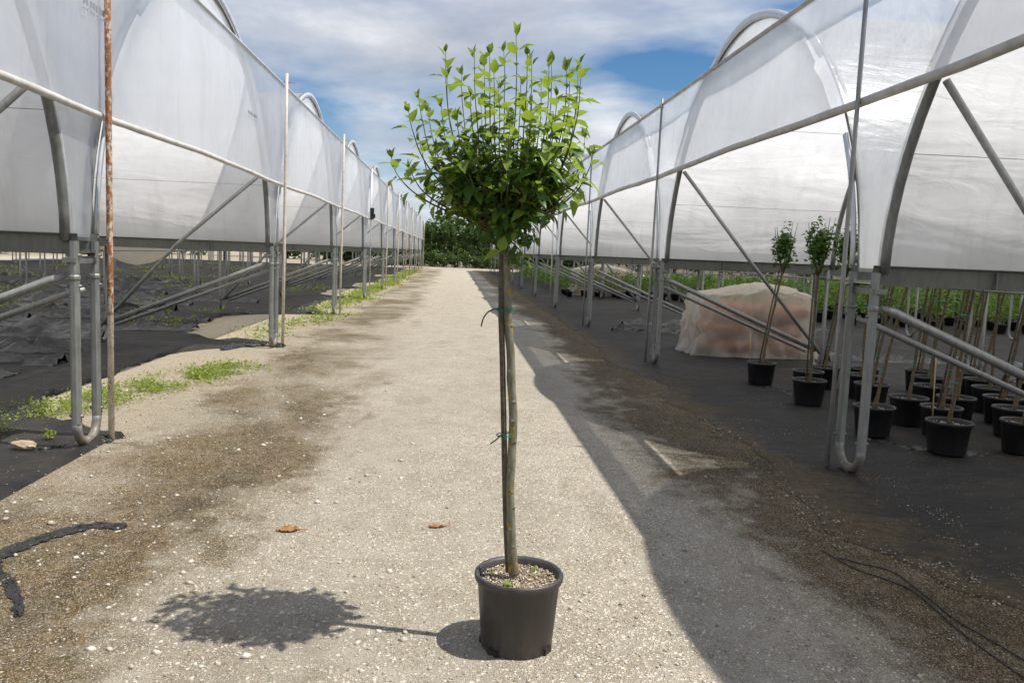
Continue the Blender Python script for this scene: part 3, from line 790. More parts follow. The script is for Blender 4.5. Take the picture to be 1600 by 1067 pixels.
# ------------------------------------------------------------------ covered sacks
def cover(cx, cy, w, d, h, label, seed, peak=.25, low=.14):
    root = empty('cover_sheet', (cx, cy, 0))
    rows = []; NA = 160
    for i in range(27):
        t = i/26                                            # 0 hem .. 1 centre of the top
        row = []
        for j in range(NA + 1):
            a = 2*math.pi*j/NA; ca, sa = math.cos(a), math.sin(a)
            if t < .55: side = 1.0 - .05*(t/.55); z = (t/.55)
            else: u = (t - .55)/.45; side = .95*(1 - u**2.2); z = 1 + .10*math.sin(u*math.pi/2)
            q = 4.5 if t < .8 else 2.5
            rr_ = (abs(ca)**q + abs(sa)**q)**(-1/q)
            x = w/2*side*rr_*ca; y = d/2*side*rr_*sa
            top = h*(1 - low + low*math.exp(-((x - peak)/(.30*w))**2))
            fold = (.5 + .5*math.sin(a*13 + 6*fbm(ca*2, sa*2, t*1.5 + seed)))*.06*(1 - t)**.8 + .16*(.3 - abs(fbm(ca*2.0 + seed, sa*2.0, t*3.0))) + .10*(.25 - abs(fbm(ca*5 + seed, sa*5, t*6)))
            k = 1 + fold/(w*.5)
            hang = .09*(.3 - abs(fbm(x*1.7, y*1.7, z*1.7 + seed))) + .05*(.25 - abs(fbm(x*4, y*4, z*4 + seed)))
            row.append((x*k*(1 + .06*(1 - z)**3) , y*k*(1 + .06*(1 - z)**3), max(.022, z*top + hang*(1 if t > .1 else 0))))
        rows.append(row)
    MB().grid(rows).build('sheet', 'film_cover', root)
    # rope round the waist
    pts = []
    for j in range(49):
        a = 2*math.pi*j/48; ca, sa = math.cos(a), math.sin(a); rr_ = (abs(ca)**2.6 + abs(sa)**2.6)**(-1/2.6)
        pts.append((w/2*1.22*rr_*ca, d/2*1.22*rr_*sa, .035))
    tag(root, label, 'cover sheet')
cover(5.02, 13.75, 2.0, 1.3, 1.10, 'rumpled yellowish film sheet draped over reddish sacks beside the potted trees', 2)
cover(6.0, 33.0, 2.6, 1.3, 1.15, 'film sheet over a low pinkish heap far back among the pot beds', 9, -.1, .15)
def sack_mesh():
    rows = []
    for i in range(13):
        v = -1 + 2*i/12; row = []
        for j in range(25):
            a = 2*math.pi*j/24; r = (1 - abs(v)**5)**.4
            x = .43*v; y = .29*r*math.copysign(abs(math.cos(a))**.6, math.cos(a)); z = .135 + .135*r*math.copysign(abs(math.sin(a))**.7, math.sin(a))
            row.append((x + .01*fbm(y*6, z*6), y + .012*fbm(x*5, z*5, 2), z + .01*fbm(x*5, y*5, 4)))
        rows.append(row)
    return MB().grid(rows).mesh('sack', 'sack')
SACK = sack_mesh()
k = 0
for bx, by, zz_, lab, grp in ((5.0, 13.75, 3, 'reddish plastic sack stacked under the rumpled film beside the potted trees', 'sacks under the near sheet'), (6.0, 33.0, 3, 'pinkish plastic sack stacked under the far film sheet', 'sacks under the far sheet')):
    for lev in range(zz_):
        for ix in range(2):
            o = link('sack', SACK); o.location = (bx - .40 + .86*ix + (.08 if lev == 2 else 0), by - .02 + rng.uniform(-.03, .03), .022 + .285*lev); o.rotation_euler = (0, 0, rng.uniform(-.06, .06)); o.scale = (1, 1.85, 1.1)
            tag(o, lab, 'sack', grp)

# ------------------------------------------------------------------ potted standard trees on the right
TP = pot_mesh('pot', 'pot_black', .186, .145, .275)
SOILD = MB().lathe([(0, .225), (.06, .232), (.12, .228), (.166, .224)], 20).mesh('soil', 'chips_dark')
def chip_scatter(name, n, R, z0, seed, smin=.004, smax=.011):
    r = np.random.default_rng(seed); a = r.uniform(0, 6.283, n); d = R*np.sqrt(r.uniform(0, 1, n))
    pos = np.stack([d*np.cos(a), d*np.sin(a), z0 + r.uniform(-.002, .012, n)], -1)
    s = np.stack([r.uniform(smin, smax*1.4, n), r.uniform(smin, smax, n)*.6, r.uniform(smin, smax, n)*.35], -1)
    return scatter_mesh(name, 'chip', OCT_V, OCT_F, pos, rand_rot(n, .5), s, r.uniform(0, 1, n))
TCHIP = chip_scatter('wood_chips', 260, .16, .230, 5, .006, .014)
SCROWN = [foliage_mesh('crown', 'leaf_small', 900, (0, 0, .36), (.19, .19, .44), .064, 26, 110 + i, .1) for i in range(3)]
TW = MB()
for i in range(7):
    a = i*2.4; TW.tube([(0, 0, -.12), (.08*math.cos(a), .08*math.sin(a), .15), (.14*math.cos(a), .14*math.sin(a), .42 + .06*(i % 3))], [.008, .006, .003], 5)
TWIGS = TW.mesh('twigs', 'twig')
def bumpy_trunk(lx, ly, h, seed, r0=.017, r1=.012):
    pts = []; rad = []
    for i in range(19):
        t = i/18; pts.append((lx*t + .012*fbm(t*4, seed), ly*t + .012*fbm(t*4, seed + 5), .222 + (h - .222)*t))
        rad.append((r0 + (r1 - r0)*t)*(1 + .18*fbm(t*16, seed + 2) + (.35 if i < 2 else 0)))
    return MB().tube(pts, rad, 7).mesh('trunk', 'bark_small')
TR = [(bumpy_trunk(lx, ly, 1.52, k), lx, ly) for k, (lx, ly) in enumerate([(.20, 0), (.01, .02), (.16, -.03), (.24, .05), (.10, .0), (.14, .06)])]
STK = [MB().tube([(-.03, .025, .2), (lx*.96 - .028, ly + .02, 1.46)], .011, 6).mesh('stake', 'stake') for _, lx, ly in TR]
TIE = MB().tube([(.030*math.cos(a), .028*math.sin(a), 0) for a in np.linspace(0, 6.1, 10)], .006, 5).mesh('tie', 'tie')
GL = 'leafless-looking trunk of a standard tree in black pot, packed in rows under the greenhouse'
pots = [('A', 1190, 567, 0), ('B', 1265, 594, 1), ('C', 1263, 580, -1), ('D', 1289, 574, 2)]
pots += [('e', x, y, i % 6) for i, (x, y) in enumerate([(1350, 576), (1346, 586), (1362, 600), (1366, 635), (1420, 621), (1438, 579), (1450, 589), (1455, 603), (1471, 636), (1494, 621), (1483, 659), (1519, 583), (1533, 593), (1547, 606), (1567, 621), (1584, 638), (1600, 659), (1612, 583), (1620, 600), (1640, 618), (1650, 636)])]
LB = {'A': 'leaning standard tree in black pot in front of the draped film sheet',
      'B': 'upright standard tree with full green crown in black pot standing before an empty pot',
      'C': 'black pot of soil without a tree, tucked behind the upright standard tree',
      'D': 'standard tree in black pot close behind the treeless pot beside brace foot',
      'e': 'standard tree in black pot packed in rows with its crown behind the roof film'}
for i, (kk, px, py, v) in enumerate(pots):
    p = atz(px, py, .285)
    e = empty('potted_tree', (p.x, p.y, .022), rng.uniform(-.15, .15))
    tag(e, LB[kk], 'pot' if kk == 'C' else 'potted tree', 'standard trees packed in rows' if kk == 'e' else None)
    if kk == 'C': e.name = 'treeless_pot'
    link('pot', TP, e); so = link('soil', SOILD, e)
    ch = link('wood_chips', TCHIP, e); ch['kind'] = 'stuff'
    if v < 0: continue
    me, lx, ly = TR[v]
    link('trunk', me, e)
    if kk != 'e' or i % 3 == 0: link('stake', STK[v], e)
    for z in (.62, 1.15): 
        t_ = link('tie', TIE, e); u = (z - .222)/1.3; t_.location = (lx*u - .012, ly*u + .01, z + rng.uniform(-.08, .08))
    c = link('crown', SCROWN[i % 3], e); c.location = (lx, ly, 1.47); k = rng.uniform(.85, 1.1); c.scale = (k, k, k)
    if kk == 'A': c.scale = (.8, .8, .78)
    if kk == 'B': c.scale = (1.0, 1.0, .82)
    tw = link('twigs', TWIGS, e); tw.location = (lx, ly, 1.52); tw['kind'] = 'stuff'
for (px, py, h, lab) in ((1172, 566, .40, 'pale cane stuck in the pot of the leaning tree'), (1457, 655, .55, 'pale cane stuck in a pot among the packed rows of trees')):
    p = atz(px, py, .27); o = MB().tube([(0, 0, -.03), (-.02, 0, h)], .006, 6).build('cane', 'cane'); o.location = p; tag(o, lab, 'cane')

# ------------------------------------------------------------------ the potted tree on the lane
TY = 3.15
def tp(px, py, dy=0.0): return aty(px, py, TY + dy)
pot_c = (tp(813, 893).x - .005, TY, .004)
tree = empty('potted_tree', pot_c)
tag(tree, 'tall standard tree with leafy vase-shaped crown in grey pot on the lane', 'potted tree')
def loc(v): v = Vector(v); return v - Vector(pot_c)
pot = pot_mesh('pot', 'pot', .175, .138, .300, .034); po = link('pot', pot, tree)
for a in (-2.35, -.6, 1.2, 2.9):
    o = MB().box((0, 0, 0), (.016, .05, .028)).build('drain_slot', 'black_box', po, False); o.location = (.1385*math.cos(a), .1385*math.sin(a), .012); o.rotation_euler = (0, 0, a)
MB().lathe([(0, .262), (.06, .268), (.12, .262), (.155, .255)], 28).build('soil', 'chips_dark', tree)
c = link('wood_chips', chip_scatter('wood_chips', 2300, .150, .262, 8, .003, .0085), tree); c['kind'] = 'stuff'
tr_px = [(803, 897), (800, 860), (798, 800), (797, 755), (800, 705), (802, 650), (799, 600), (798, 555), (795, 520), (793, 480), (792, 440), (791, 405), (789, 372)]
tr_pts = [loc(tp(*q)) for q in tr_px]
def smooth_path(pts, n=6):
    out = []
    for i in range(len(pts) - 1):
        p0, p1, p2, p3 = pts[max(i-1, 0)], pts[i], pts[i+1], pts[min(i+2, len(pts)-1)]
        for k in range(n):
            t = k/n; out.append(.5*((2*p1) + (p2 - p0)*t + (2*p0 - 5*p1 + 4*p2 - p3)*t*t + (3*p1 - 3*p2 + p3 - p0)*t**3))
    out.append(pts[-1]); return out
sp = smooth_path(tr_pts, 7); nS = len(sp)
rad = []
for i, p in enumerate(sp):
    t = i/(nS-1); r = .0172 - .002*t
    if t < .10: r = .0225 - .053*t
    r *= 1 + .10*fbm(p.z*22, 1.3) + .13*max(0, fbm(p.z*9, 4.7)); rad.append(r)
trk = MB().tube(sp, rad, 14).build('trunk', 'bark', tree)
for z, a in ((.98, -1.3), (.82, -.8), (1.28, -.6), (.70, -2.2), (.56, -.5), (.47, -1.8), (1.10, -2.4), (.90, -2.0), (.63, -1.1), (.40, -1.4), (.36, -2.2)):
    i = min(range(nS), key=lambda q: abs(sp[q].z - z)); b = sp[i]; d = Vector((math.cos(a), math.sin(a), .15))
    MB().tube([b + d*.005, b + d*.015, b + d*.019], [.012, .009, .005], 8).build('knot', 'bark', trk)
st = [loc(tp(794, 893, .02)), loc(tp(790, 800, .01)), loc(tp(788, 700, .0)), loc(tp(785, 560, .0)), loc(tp(783, 480, .0)), loc(tp(785, 388, .0))]
MB().tube(smooth_path(st, 6), .0115, 7).build('stake', 'stake', tree, False)
def tie(py, tail):
    c = (loc(tp(783, py)) + loc(tp(794, py)))/2
    t_ = MB()
    for q in range(2):
        t_.tube([(c.x + .032*math.cos(a), c.y + .021*math.sin(a), c.z + (q - 1)*.0045 + .004*math.sin(a*1.0 + q)) for a in np.linspace(0, 6.28, 20)], .0016, 5)
    o = t_.build('tie', 'tie', tree); o['kind'] = 'stuff'
    MB().tube(smooth_path([loc(tp(*q, -.02)) for q in tail], 5), .0028, 5).build('tie_tail', 'tie_dark', o)
tie(483, [(781, 482), (772, 483), (762, 488), (755, 498), (752, 510)])
tie(678, [(788, 678), (782, 680), (775, 687), (766, 693)])

# crown: shoots, then leaves
def leaf_template(curl, fold, w):
    prof = [(0, .015), (.10, .16), (.20, .30), (.30, .36), (.36, .30), (.45, .40), (.52, .30), (.62, .27), (.68, .20), (.78, .17), (.86, .09), (1, .0)]
    V = [(-.22, 0, .0)]; F = []
    rows = []
    for t_, hw in prof:
        hw *= w; z = -curl*t_*t_ + .06*t_
        a = len(V); V.append((t_, -hw, z + fold*hw)); V.append((t_, 0, z)); V.append((t_, hw, z + fold*hw)); rows.append(a)
    for a, b in zip(rows, rows[1:]):
        F += [(a, b, b+1), (a, b+1, a+1), (a+1, b+1, b+2), (a+1, b+2, a+2)]
    a = rows[0]; F += [(0, a, a+1), (0, a+1, a+2)]
    return np.array(V, float), np.array(F)
LT = [leaf_template(.26, .40, .78), leaf_template(.45, .30, .70), leaf_template(.12, .60, .74), leaf_template(.34, .22, .84)]
LM = {}
for nm in ('leaf', 'leaf_young'):
    for i, (V_, F_) in enumerate(LT):
        LM[nm, i] = np_mesh('leaf', V_, F_, nm, np.full(len(F_), .2 + .2*i), True)
leaves = []      # (pos, dir, normal, length, young)
def frame(d, nrm):
    d = d.normalized(); z = (nrm - d*nrm.dot(d))
    if z.length < 1e-4: z = d.orthogonal()
    z.normalize(); y = z.cross(d); return Matrix((d, y, z)).transposed()
rl = random.Random(21)
fork = loc(tp(789, 372))
def shoot(P0, P1, P2, r0, leaf0, step, size, young, bare=.25):
    n = 16; pts = []
    for i in range(n+1):
        t = i/n; pts.append(P0*(1-t)**2 + P1*2*t*(1-t) + P2*t*t + Vector((fbm(t*3, P2.x*9), fbm(t*3, P2.z*7), 0))*.008*t)
    MB().tube(pts, [r0*(1 - .75*i/n) for i in range(n+1)], 6).build('shoot', 'twig', tree)
    L = sum((pts[i+1] - pts[i]).length for i in range(n)); a = rl.uniform(0, 6.28)
    s_ = L*bare
    while s_ < L:
        t = s_/L; x = t*n; i = min(int(x), n-1); p = pts[i].lerp(pts[i+1], x - i); d = (pts[i+1] - pts[i]).normalized()
        u = d.orthogonal().normalized(); w = d.cross(u)
        a += 2.4 + rl.uniform(-.4, .4); rdir = u*math.cos(a) + w*math.sin(a)
        rest = L - s_
        el = .75 if rest < .03 else (.35 if rest < .10 else -.05)
        ld = (rdir*(1 - .45*max(0, el)) + d*el*1.2 + Vector((0, 0, .12 if rest < .15 else -.10)) + Vector((rl.uniform(-.2, .2), rl.uniform(-.2, .2), rl.uniform(-.15, .15)))).normalized()
        k = size*(.62 + .38*min(1, rest/.08))*rl.uniform(.75, 1.2)
        nrm = (d + Vector((0, 0, .7)) + Vector((rl.uniform(-.5, .5), rl.uniform(-.5, .5), 0)))
        leaves.append((p + ld*k*.2, ld, nrm, k, young if rest < .20 else (young*.5)))
        s_ += step*rl.uniform(.75, 1.3)*(.7 if rest < .08 else 1)
    for q in range(3):
        ld = (d + Vector((rl.uniform(-.4, .4), rl.uniform(-.4, .4), .2))).normalized()
        leaves.append((pts[-1], ld, rdir, size*rl.uniform(.35, .6), 1.0))
tips = [(806, 50, .0), (697, 82, .05), (741, 84, -.1), (757, 96, .1), (765, 84, .0), (788, 80, .12), (822, 86, -.05), (831, 92, .1), (857, 100, -.08), (862, 97, .05), (885, 106, .0), (890, 102, .14), (907, 100, -.05),
        (903, 112, .1), (653, 152, .0), (639, 175, -.08), (612, 246, .02), (926, 242, -.03), (700, 120, -.12), (722, 118, .16), (772, 110, -.15), (845, 130, .18), (780, 140, -.2), (812, 128, .2), (735, 150, -.2),
        (870, 150, -.2), (668, 172, .14), (690, 165, -.16), (752, 165, .25), (900, 165, .2), (830, 160, -.25), (795, 180, -.26), (715, 185, -.22), (862, 190, -.25), (655, 220, .1), (640, 262, -.1), (915, 215, .1), (905, 280, -.15), (680, 240, -.2)]
for (x, y, dy) in tips:
    sx = (x - 790)
    up_ = min(1, max(.25, (330 - y)/240))
    P0 = loc(tp(789 + sx*.14, 365 - 12*abs(sx)/150, dy*.15)); P1 = loc(tp(790 + sx*(.95 if y > 140 else 1.02), 315 - (0 if y > 200 else 40), dy*.95)); P2 = loc(tp(x, y, dy))
    shoot(P0, P1, P2, .0046, 0, rl.uniform(.025, .034), rl.uniform(.060, .080), 1.0, rl.uniform(.26, .38))
# inner, lower and side shoots filling the body of the crown
for i in range(150):
    a = rl.uniform(0, 6.28); el = rl.uniform(-.45, 1.0); L = rl.uniform(.55, 1.0)
    cx_, cy_ = 782, 292
    r = math.cos(max(-.2, el))
    x = cx_ + 132*math.cos(a)*r*L; dy = .28*math.sin(a)*r*L; y = cy_ - 102*math.sin(el)*L
    if y > 285: x = 787 + (x - 787)*max(.30, 1 - (y - 285)/150); dy *= max(.4, 1 - (y - 285)/170)
    P2 = loc(tp(x, y, dy)); P0 = loc(tp(789 + (x - 789)*.10, 372 - 40*rl.random(), dy*.1)); P1 = P0.lerp(P2, .55) + Vector((0, 0, -.03 + .05*rl.random()))
    shoot(P0, P1, P2, .0044, 0, .026, rl.uniform(.046, .064), .30, .32)
# a low drooping skirt around the fork and two bright leaves at its front
for (x, y, dy, nn) in [(760, 385, -.10, 5), (815, 392, -.12, 6), (835, 372, -.10, 6), (845, 350, -.05, 6), (730, 350, -.10, 5), (800, 405, -.08, 4), (822, 410, -.06, 4), (690, 340, .0, 4), (860, 330, .05, 5), (775, 355, -.16, 6), (805, 360, -.17, 6), (790, 340, -.2, 7), (830, 340, -.18, 6), (745, 330, -.18, 6)]:
    P2 = loc(tp(x, y, dy)); P0 = loc(tp(790, 375, 0)); shoot(P0, P0.lerp(P2, .6) + Vector((0, 0, .04)), P2, .004, 0, .020, .058, .15, .3)
f0 = loc(tp(782, 392, -.12))
leaves.append((f0, Vector((-.8, -.3, -.25)), Vector((.2, -.5, 1)), .075, 1.0)); leaves.append((f0, Vector((.25, -.2, .9)), Vector((-.3, -1, .2)), .07, 1.0))
limbs = [(740, 305, -.1), (700, 300, .05), (845, 300, -.08), (870, 290, .08), (775, 280, .15), (800, 275, -.14)]
for (x, y, dy) in limbs:
    P2 = loc(tp(x, y, dy)); P1 = fork.lerp(P2, .5) + Vector((0, 0, -.03))
    pts = [fork*(1-t)**2 + P1*2*t*(1-t) + P2*t*t for t in np.linspace(0, 1, 9)]
    MB().tube(pts, [.013 - .008*t for t in np.linspace(0, 1, 9)], 8).build('limb', 'bark_small', tree)
camloc = loc(CAM)
order = sorted(range(len(leaves)), key=lambda i: -(leaves[i][3]/((leaves[i][0] - camloc).length)**4))
one, rest = order[:300], order[300:]
for j, i in enumerate(one):
    p, d, nrm, k, yg = leaves[i]
    o = link('leaf', LM['leaf_young' if rl.random() < yg else 'leaf', j % 4], tree)
    mm = frame(d, nrm).to_4x4(); mm = Matrix.Translation(p) @ mm @ Matrix.Scale(k, 4); o.matrix_local = mm
for nm in ('leaf_young', 'leaf'):
    sel = [i for i in rest if (rl.random() < leaves[i][4]) == (nm == 'leaf_young')] if nm == 'leaf_young' else [i for i in rest if i not in used]
    if nm == 'leaf_young': used = set(sel)
    Vs = []; Fs = []; Ts = []; off = 0
    for i in sel:
        p, d, nrm, k, yg = leaves[i]; V_, F_ = LT[i % 4]; R_ = np.array(frame(d, nrm))
        Vs.append(V_@R_.T*k + np.array(p)); Fs.append(F_ + off); off += len(V_); Ts.append(np.full(len(F_), rl.random()))
    o = link('leaf_mass', np_mesh('leaf_mass', np.concatenate(Vs), np.concatenate(Fs), nm, np.concatenate(Ts), True), tree); o['kind'] = 'stuff'
for (px, py, k, a) in ((786, 911, .05, .2), (796, 914, .035, 1.0), (770, 890, .035, 2.5), (838, 885, .04, 4.0)):
    o = link('fallen_leaf', LM['leaf_young', 3], tree); o.location = loc(atz(px, py, .285)) ; o.scale = (k, k, k); o.rotation_euler = (.2, .1, a)

# ------------------------------------------------------------------ loose stones, weeds, litter
def stones(n, xr, yr, smed, sig, smax, z, label, name='gravel', mask=None, seed=1, tint=(.2, 1.0)):
    r = np.random.default_rng(seed)
    u = r.uniform(0, 1, n); y = 1/((1/yr[0]) + u*((1/yr[1]) - (1/yr[0])))
    x = r.uniform(*xr, n)
    if mask is not None:
        keep = np.array([mask(a, b, r) for a, b in zip(x, y)]); x = x[keep]; y = y[keep]; n = len(x)
    s = np.minimum(smax, smed*np.exp(r.normal(0, sig, n)))
    sc3 = np.stack([s*r.uniform(.8, 1.3, n), s*r.uniform(.6, 1.0, n), s*r.uniform(.35, .65, n)], -1)
    zz = z(x, y) if callable(z) else np.full(n, z)
    pos = np.stack([x, y, zz + sc3[:, 2]*.35], -1)
    tag(link(name, scatter_mesh(name, 'stone', OCT_V, OCT_F, pos, rand_rot(n, .25), sc3, r.uniform(*tint, n))), label, 'gravel', kind='stuff')
stones(17000, (-2.4, 2.2), (2.3, 8.0), .0043, .42, .016, .004, 'loose pale gravel chips strewn over the lane', seed=2, tint=(.15, .95), mask=lambda x, y, r: r.random() < (.30 if (x < -1.15 + .5*fbm(x, y*.6, 2) or x > 1.85) else 1))
stones(800, (-2.5, -.1), (2.3, 9), .011, .45, .036, .002, 'larger white stones lying in the brown dirt margin', 'white_stones', seed=3, tint=(.55, 1.0), mask=lambda x, y, r: fbm(x*1.2, y*.8, 3) > -.15)
stones(9000, (2.2, 4.2), (3.2, 11), .0040, .45, .014, .013, 'pale grit scattered over the dusty black fabric', 'grit', seed=4, tint=(.0, .75), mask=lambda x, y, r: fbm(x*1.3, y*1.0, 9) > .20 + .30*(x - 2.6) and x > right_edge(y))
stones(7000, (1.9, 3.0), (2.6, 10), .0042, .5, .016, .010, 'brown grit and crumbs along the ragged edge of dusty fabric', 'grit', seed=14, tint=(.0, .8), mask=lambda x, y, r: abs(x - right_edge(y)) < .10 + .25*abs(fbm(x*2, y*1.2, 5)))
stones(2600, (-4.2, -2.45), (4.4, 12), .005, .5, .018, .006, 'pale grit around the feet of the rusty poles', 'grit', seed=5, tint=(.3, 1.0))

TUFT = []
def weeds(name, patches, leaf, mat, label, seed, hgt=.05):
    r = np.random.default_rng(seed); P = []
    for (x, y, rx, ry, n) in patches:
        a = r.normal(0, .5, (n, 2)); q = np.stack([x + a[:, 0]*rx, y + a[:, 1]*ry, np.abs(r.normal(0, hgt, n)) + .008], -1); P.append(q)
    P = np.concatenate(P)
    keep = np.array([fbm(p[0]*3.1, p[1]*2.2, seed) > -.08 + .25*RNG.normal(0, .35) for p in P]); P = P[keep]; n = len(P)
    d = np.sqrt((P[:, 0]**2 + P[:, 1]**2)); s = (leaf*r.uniform(.5, 1.4, n)*np.clip(d/9, 1, 3))[:, None]*np.ones((1, 3))
    tag(link(name, scatter_mesh(name, mat, LEAF_V, LEAF_F, P, rand_rot(n, .6), s, r.uniform(0, 1, n))), label, 'weeds', kind='stuff')
strip = []
for u in np.linspace(0, 1, 12): strip.append((-3.55 + .85*u, 7.35 + 3.0*u, .40, .40, 900))
for n in range(1, 9):
    for u in np.linspace(.15, .95, 6): strip.append((-3.3 + .5*u + rng.uniform(-.2, .2), YL0 + .2 + BL*(n + u), .5, .8, 330))
weeds('weeds', strip, .028, 'weed', 'low bright green weeds in the gravel strip behind the rusty poles', 3, .035)
inner = [(rng.uniform(-22, -4.6), rng.uniform(13, 60), rng.uniform(.5, 1.4), rng.uniform(.2, .5), 130) for _ in range(90)]
weeds('weeds', inner, .028, 'weed', 'scattered green weeds growing through the fabric under the greenhouse', 4, .07)
weeds('dry_weeds', [(rng.uniform(-2.7, -1.7), rng.uniform(3.2, 10), .25, .3, 70) for _ in range(34)] + [(-1.98, 5.1, .06, .06, 60)], .013, 'weed_dry', 'thin yellowish weeds in the brown dirt beside the lane', 5, .02)
weeds('moss', [(rng.uniform(2.2, 3.6), rng.uniform(3.2, 13), .22, .12, 90) for _ in range(34)], .010, 'weed_dry', 'olive moss and litter along the edge of the dusty fabric', 6, .008)
for (px, py, n, R, lab) in ((76, 690, 60, .045, 'small green seedling on black fabric beside the tan rock'), (4, 678, 140, .11, 'leafy green weed at the fabric edge behind the tan rock')):
    p = atz(px, py); a = np.abs(RNG.normal(0, .5, (n, 1))); q = RNG.normal(0, .5, (n, 3))*R; q[:, 2] = np.abs(q[:, 2])*1.2 + .02
    o = empty('weed_plant', (p.x, p.y, .012)); tag(o, lab, 'weed')
    f_ = link('foliage', scatter_mesh('foliage', 'weed', LEAF_V, LEAF_F, q, rand_rot(n, .5), np.full((n, 3), .026), RNG.uniform(0, 1, n)), o); f_['kind'] = 'stuff'
    MB().tube([(0, 0, -.01), (.004, 0, R*.5), (.0, .004, R*.9)], [.004, .003, .002], 5).build('stem', 'twig', o)

def rock():
    V = []; rows = []
    for i in range(11):
        t = math.pi*i/10; row = []
        for j in range(19):
            a = 2*math.pi*j/18; d = Vector((math.sin(t)*math.cos(a), math.sin(t)*math.sin(a), math.cos(t)))
            k = 1 + .22*noise.noise(d*1.6) + .10*noise.noise(d*4.1); row.append((d.x*.088*k, d.y*.05*k, .032 + d.z*.034*k))
        rows.append(row)
    o = MB().grid(rows).build('rock', 'rock', None, False); p = atz(38, 704); o.location = (p.x, p.y, .012); o.rotation_euler = (0, .08, .12)
    tag(o, 'tan lump of rock lying on the black fabric near a U-shaped post foot', 'rock')
rock()
def scrap(pxs, w, label, seed, hh=.03):
    P = smooth_path([atz(*q) for q in pxs], 10); rows = []
    for i, p in enumerate(P):
        d = (P[min(i+1, len(P)-1)] - P[max(i-1, 0)]).normalized(); sd = Vector((-d.y, d.x, 0))
        ww = w*(.55 + .6*abs(fbm(i*.14, seed)))*(1 if 1 < i < len(P)-2 else .5)
        row = []
        for j in range(9):
            u = -1 + j/4
            row.append(p + sd*(u*ww*.6 + .02*fbm(i*.5, u*2, seed + 4)) + Vector((0, 0, .006 + hh*1.3*max(0, .30 + fbm(i*.33, u*2.2, seed))*(1 - u*u*.8) + .5*hh*abs(fbm(i*.9, u*4, seed)))))
        rows.append(row)
    tag(MB().grid(rows).build('fabric_scrap', 'plastic_black'), label, 'fabric scrap')
scrap([(-30, 885), (0, 868), (45, 850), (100, 832), (150, 823), (197, 825)], .13, 'crumpled black fabric strip lying across the brown dirt margin', 1, .014)
scrap([(-20, 880), (8, 905), (25, 935), (30, 965)], .06, 'short torn black fabric tail curling off the crumpled strip', 2, .010)
scrap([(60, 705), (105, 700), (150, 694), (176, 690)], .07, 'twisted black fabric hem at the foot of the rustiest pole', 3, .03)
scrap([(345, 548), (385, 541), (420, 541), (443, 543)], .14, 'black fabric tongue gathered at the foot of second rusty pole', 4, .05)
scrap([(1190, 605), (1215, 612), (1245, 620), (1275, 624)], .10, 'crumpled black fabric fold curling around the leaning tree pot', 5, .03)
scrap([(1425, 700), (1460, 708), (1510, 712), (1545, 712)], .12, 'crumpled black fabric fold below the front pot of the rows', 6, .04)
scrap([(1340, 690), (1365, 690), (1400, 698), (1425, 705)], .07, 'dark fabric fold beside the grey U-shaped post', 7, .025)
GF = 'ridge of crumpled black fabric lying across the floor behind the rusty poles'
for i, (a, b, y) in enumerate([(-9, -4.4, 14.6), (-14, -6, 18.6), (-12, -5, 22.0), (-18, -7, 26.5), (-8.5, -4.6, 16.4), (-20, -9, 31), (-7.2, -4.9, 11.4), (-12, -7.5, 15.4), (-8.5, -4.7, 9.3), (-10, -5.2, 12.9), (-7.4, -4.6, 10.2), (-11, -6.2, 20.4), (-15, -8, 24.0), (-9, -5.5, 13.8)]):
    rows = []
    N = int((b - a)/.07)
    for q in range(N):
        x = a + (b - a)*q/N; row = []
        for j in range(9):
            u = -1 + j/4; wv = .22 + .12*fbm(x*.9, i)
            row.append((x, y + .25*fbm(x*.4, i + 3) + u*wv, .012 + max(0, .20*(1 - u*u)*(.25 + fbm(x*2.2, u*1.5, i))) + .025*abs(fbm(x*6, u*3, i))))
        rows.append(row)
    tag(MB().grid(rows).build('fabric_fold', 'plastic_black'), GF, 'fabric fold', 'crumpled fabric ridges across the floor')
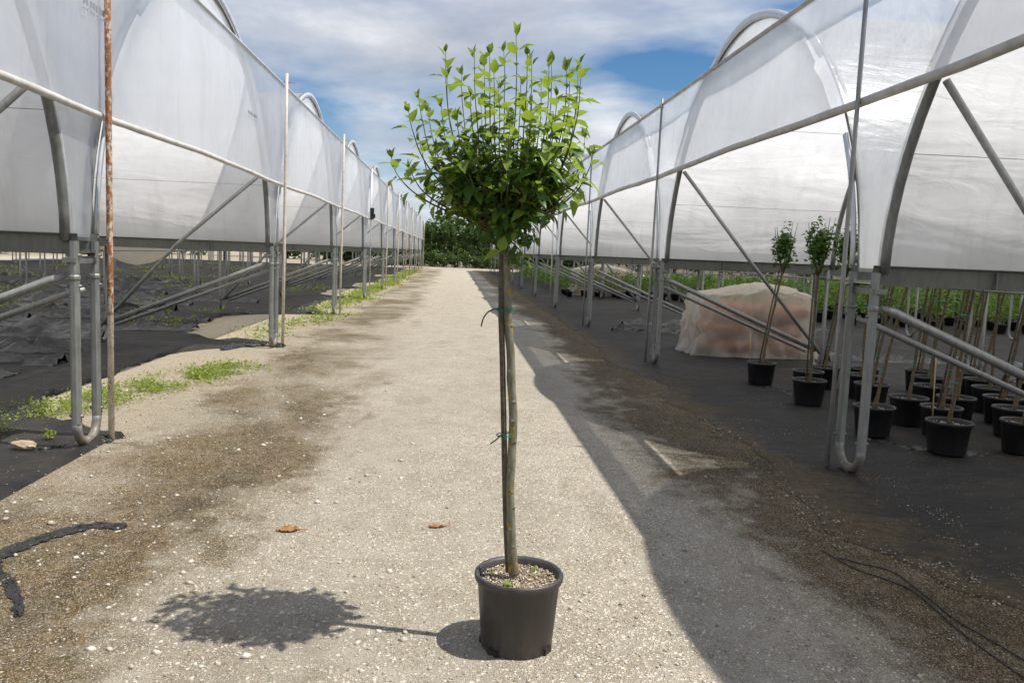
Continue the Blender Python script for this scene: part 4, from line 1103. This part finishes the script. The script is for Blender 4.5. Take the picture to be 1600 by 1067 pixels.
for i, (a, b, y) in enumerate([(6.2, 12, 13.2), (8.0, 13, 11.2), (3.4, 5.2, 17.2), (4.0, 9.0, 19.2)]):
    rows = []; N = int((b - a)/.07)
    for q in range(N):
        x = a + (b - a)*q/N; row = []
        for j in range(9):
            u = -1 + j/4; row.append((x, y + .2*fbm(x*.4, i + 13) + u*.16, .012 + max(0, .18*(1 - u*u)*(.25 + fbm(x*2.2, u*1.5, i + 9))) + .022*abs(fbm(x*6, u*3, i))))
        rows.append(row)
    tag(MB().grid(rows).build('fabric_fold', 'plastic_black'), 'low ridge of crumpled black fabric on the floor behind the potted trees', 'fabric fold', 'crumpled fabric ridges behind the potted trees')
for q, lab in (([(1300, 868), (1345, 880), (1395, 893), (1440, 925), (1490, 965), (1540, 995), (1625, 1045)], 'thin black drip pipe running along the edge of dusty fabric'),
               ([(1270, 850), (1330, 885), (1385, 905), (1430, 925), (1500, 985), (1560, 1030), (1625, 1075)], 'second black drip pipe lying in the moss nearer the lane')):
    P = smooth_path([atz(a, b, .005) for a, b in q], 8); P[0].z = -.02; P[1].z = -.01; P[2].z = -.004
    tag(MB().tube(P, .0032, 6).build('drip_pipe', 'hose'), lab, 'drip pipe')
def dryleaf(px, py, L, rz, lab, seed):
    rows = []
    for i in range(13):
        t = i/12; w = .34*math.sin(math.pi*min(1, t*1.05))**.7*(1 + .3*fbm(t*9, seed)); row = []
        for j in range(7):
            u = -1 + j/3; row.append((L*(t - .5), L*w*u*.6, .002 + L*.22*abs(fbm(t*3, u*1.6, seed)) + L*.05*u*u))
        rows.append(row)
    o = MB().grid(rows).build('dry_leaf', 'dryleaf'); p = atz(px, py, .004); o.location = (p.x, p.y, .004); o.rotation_euler = (0, 0, rz); tag(o, lab, 'dry leaf')
    MB().tube([(L*.45, 0, .012), (L*.62, .005, .01), (L*.8, -.004, .012)], .0025, 5).build('stalk', 'dryleaf', o)
dryleaf(450, 830, .13, .05, 'larger curled orange-brown dry leaf beside the brown dirt', 1)
dryleaf(683, 824, .10, .1, 'smaller curled brown dry leaf in the middle of the lane', 2)
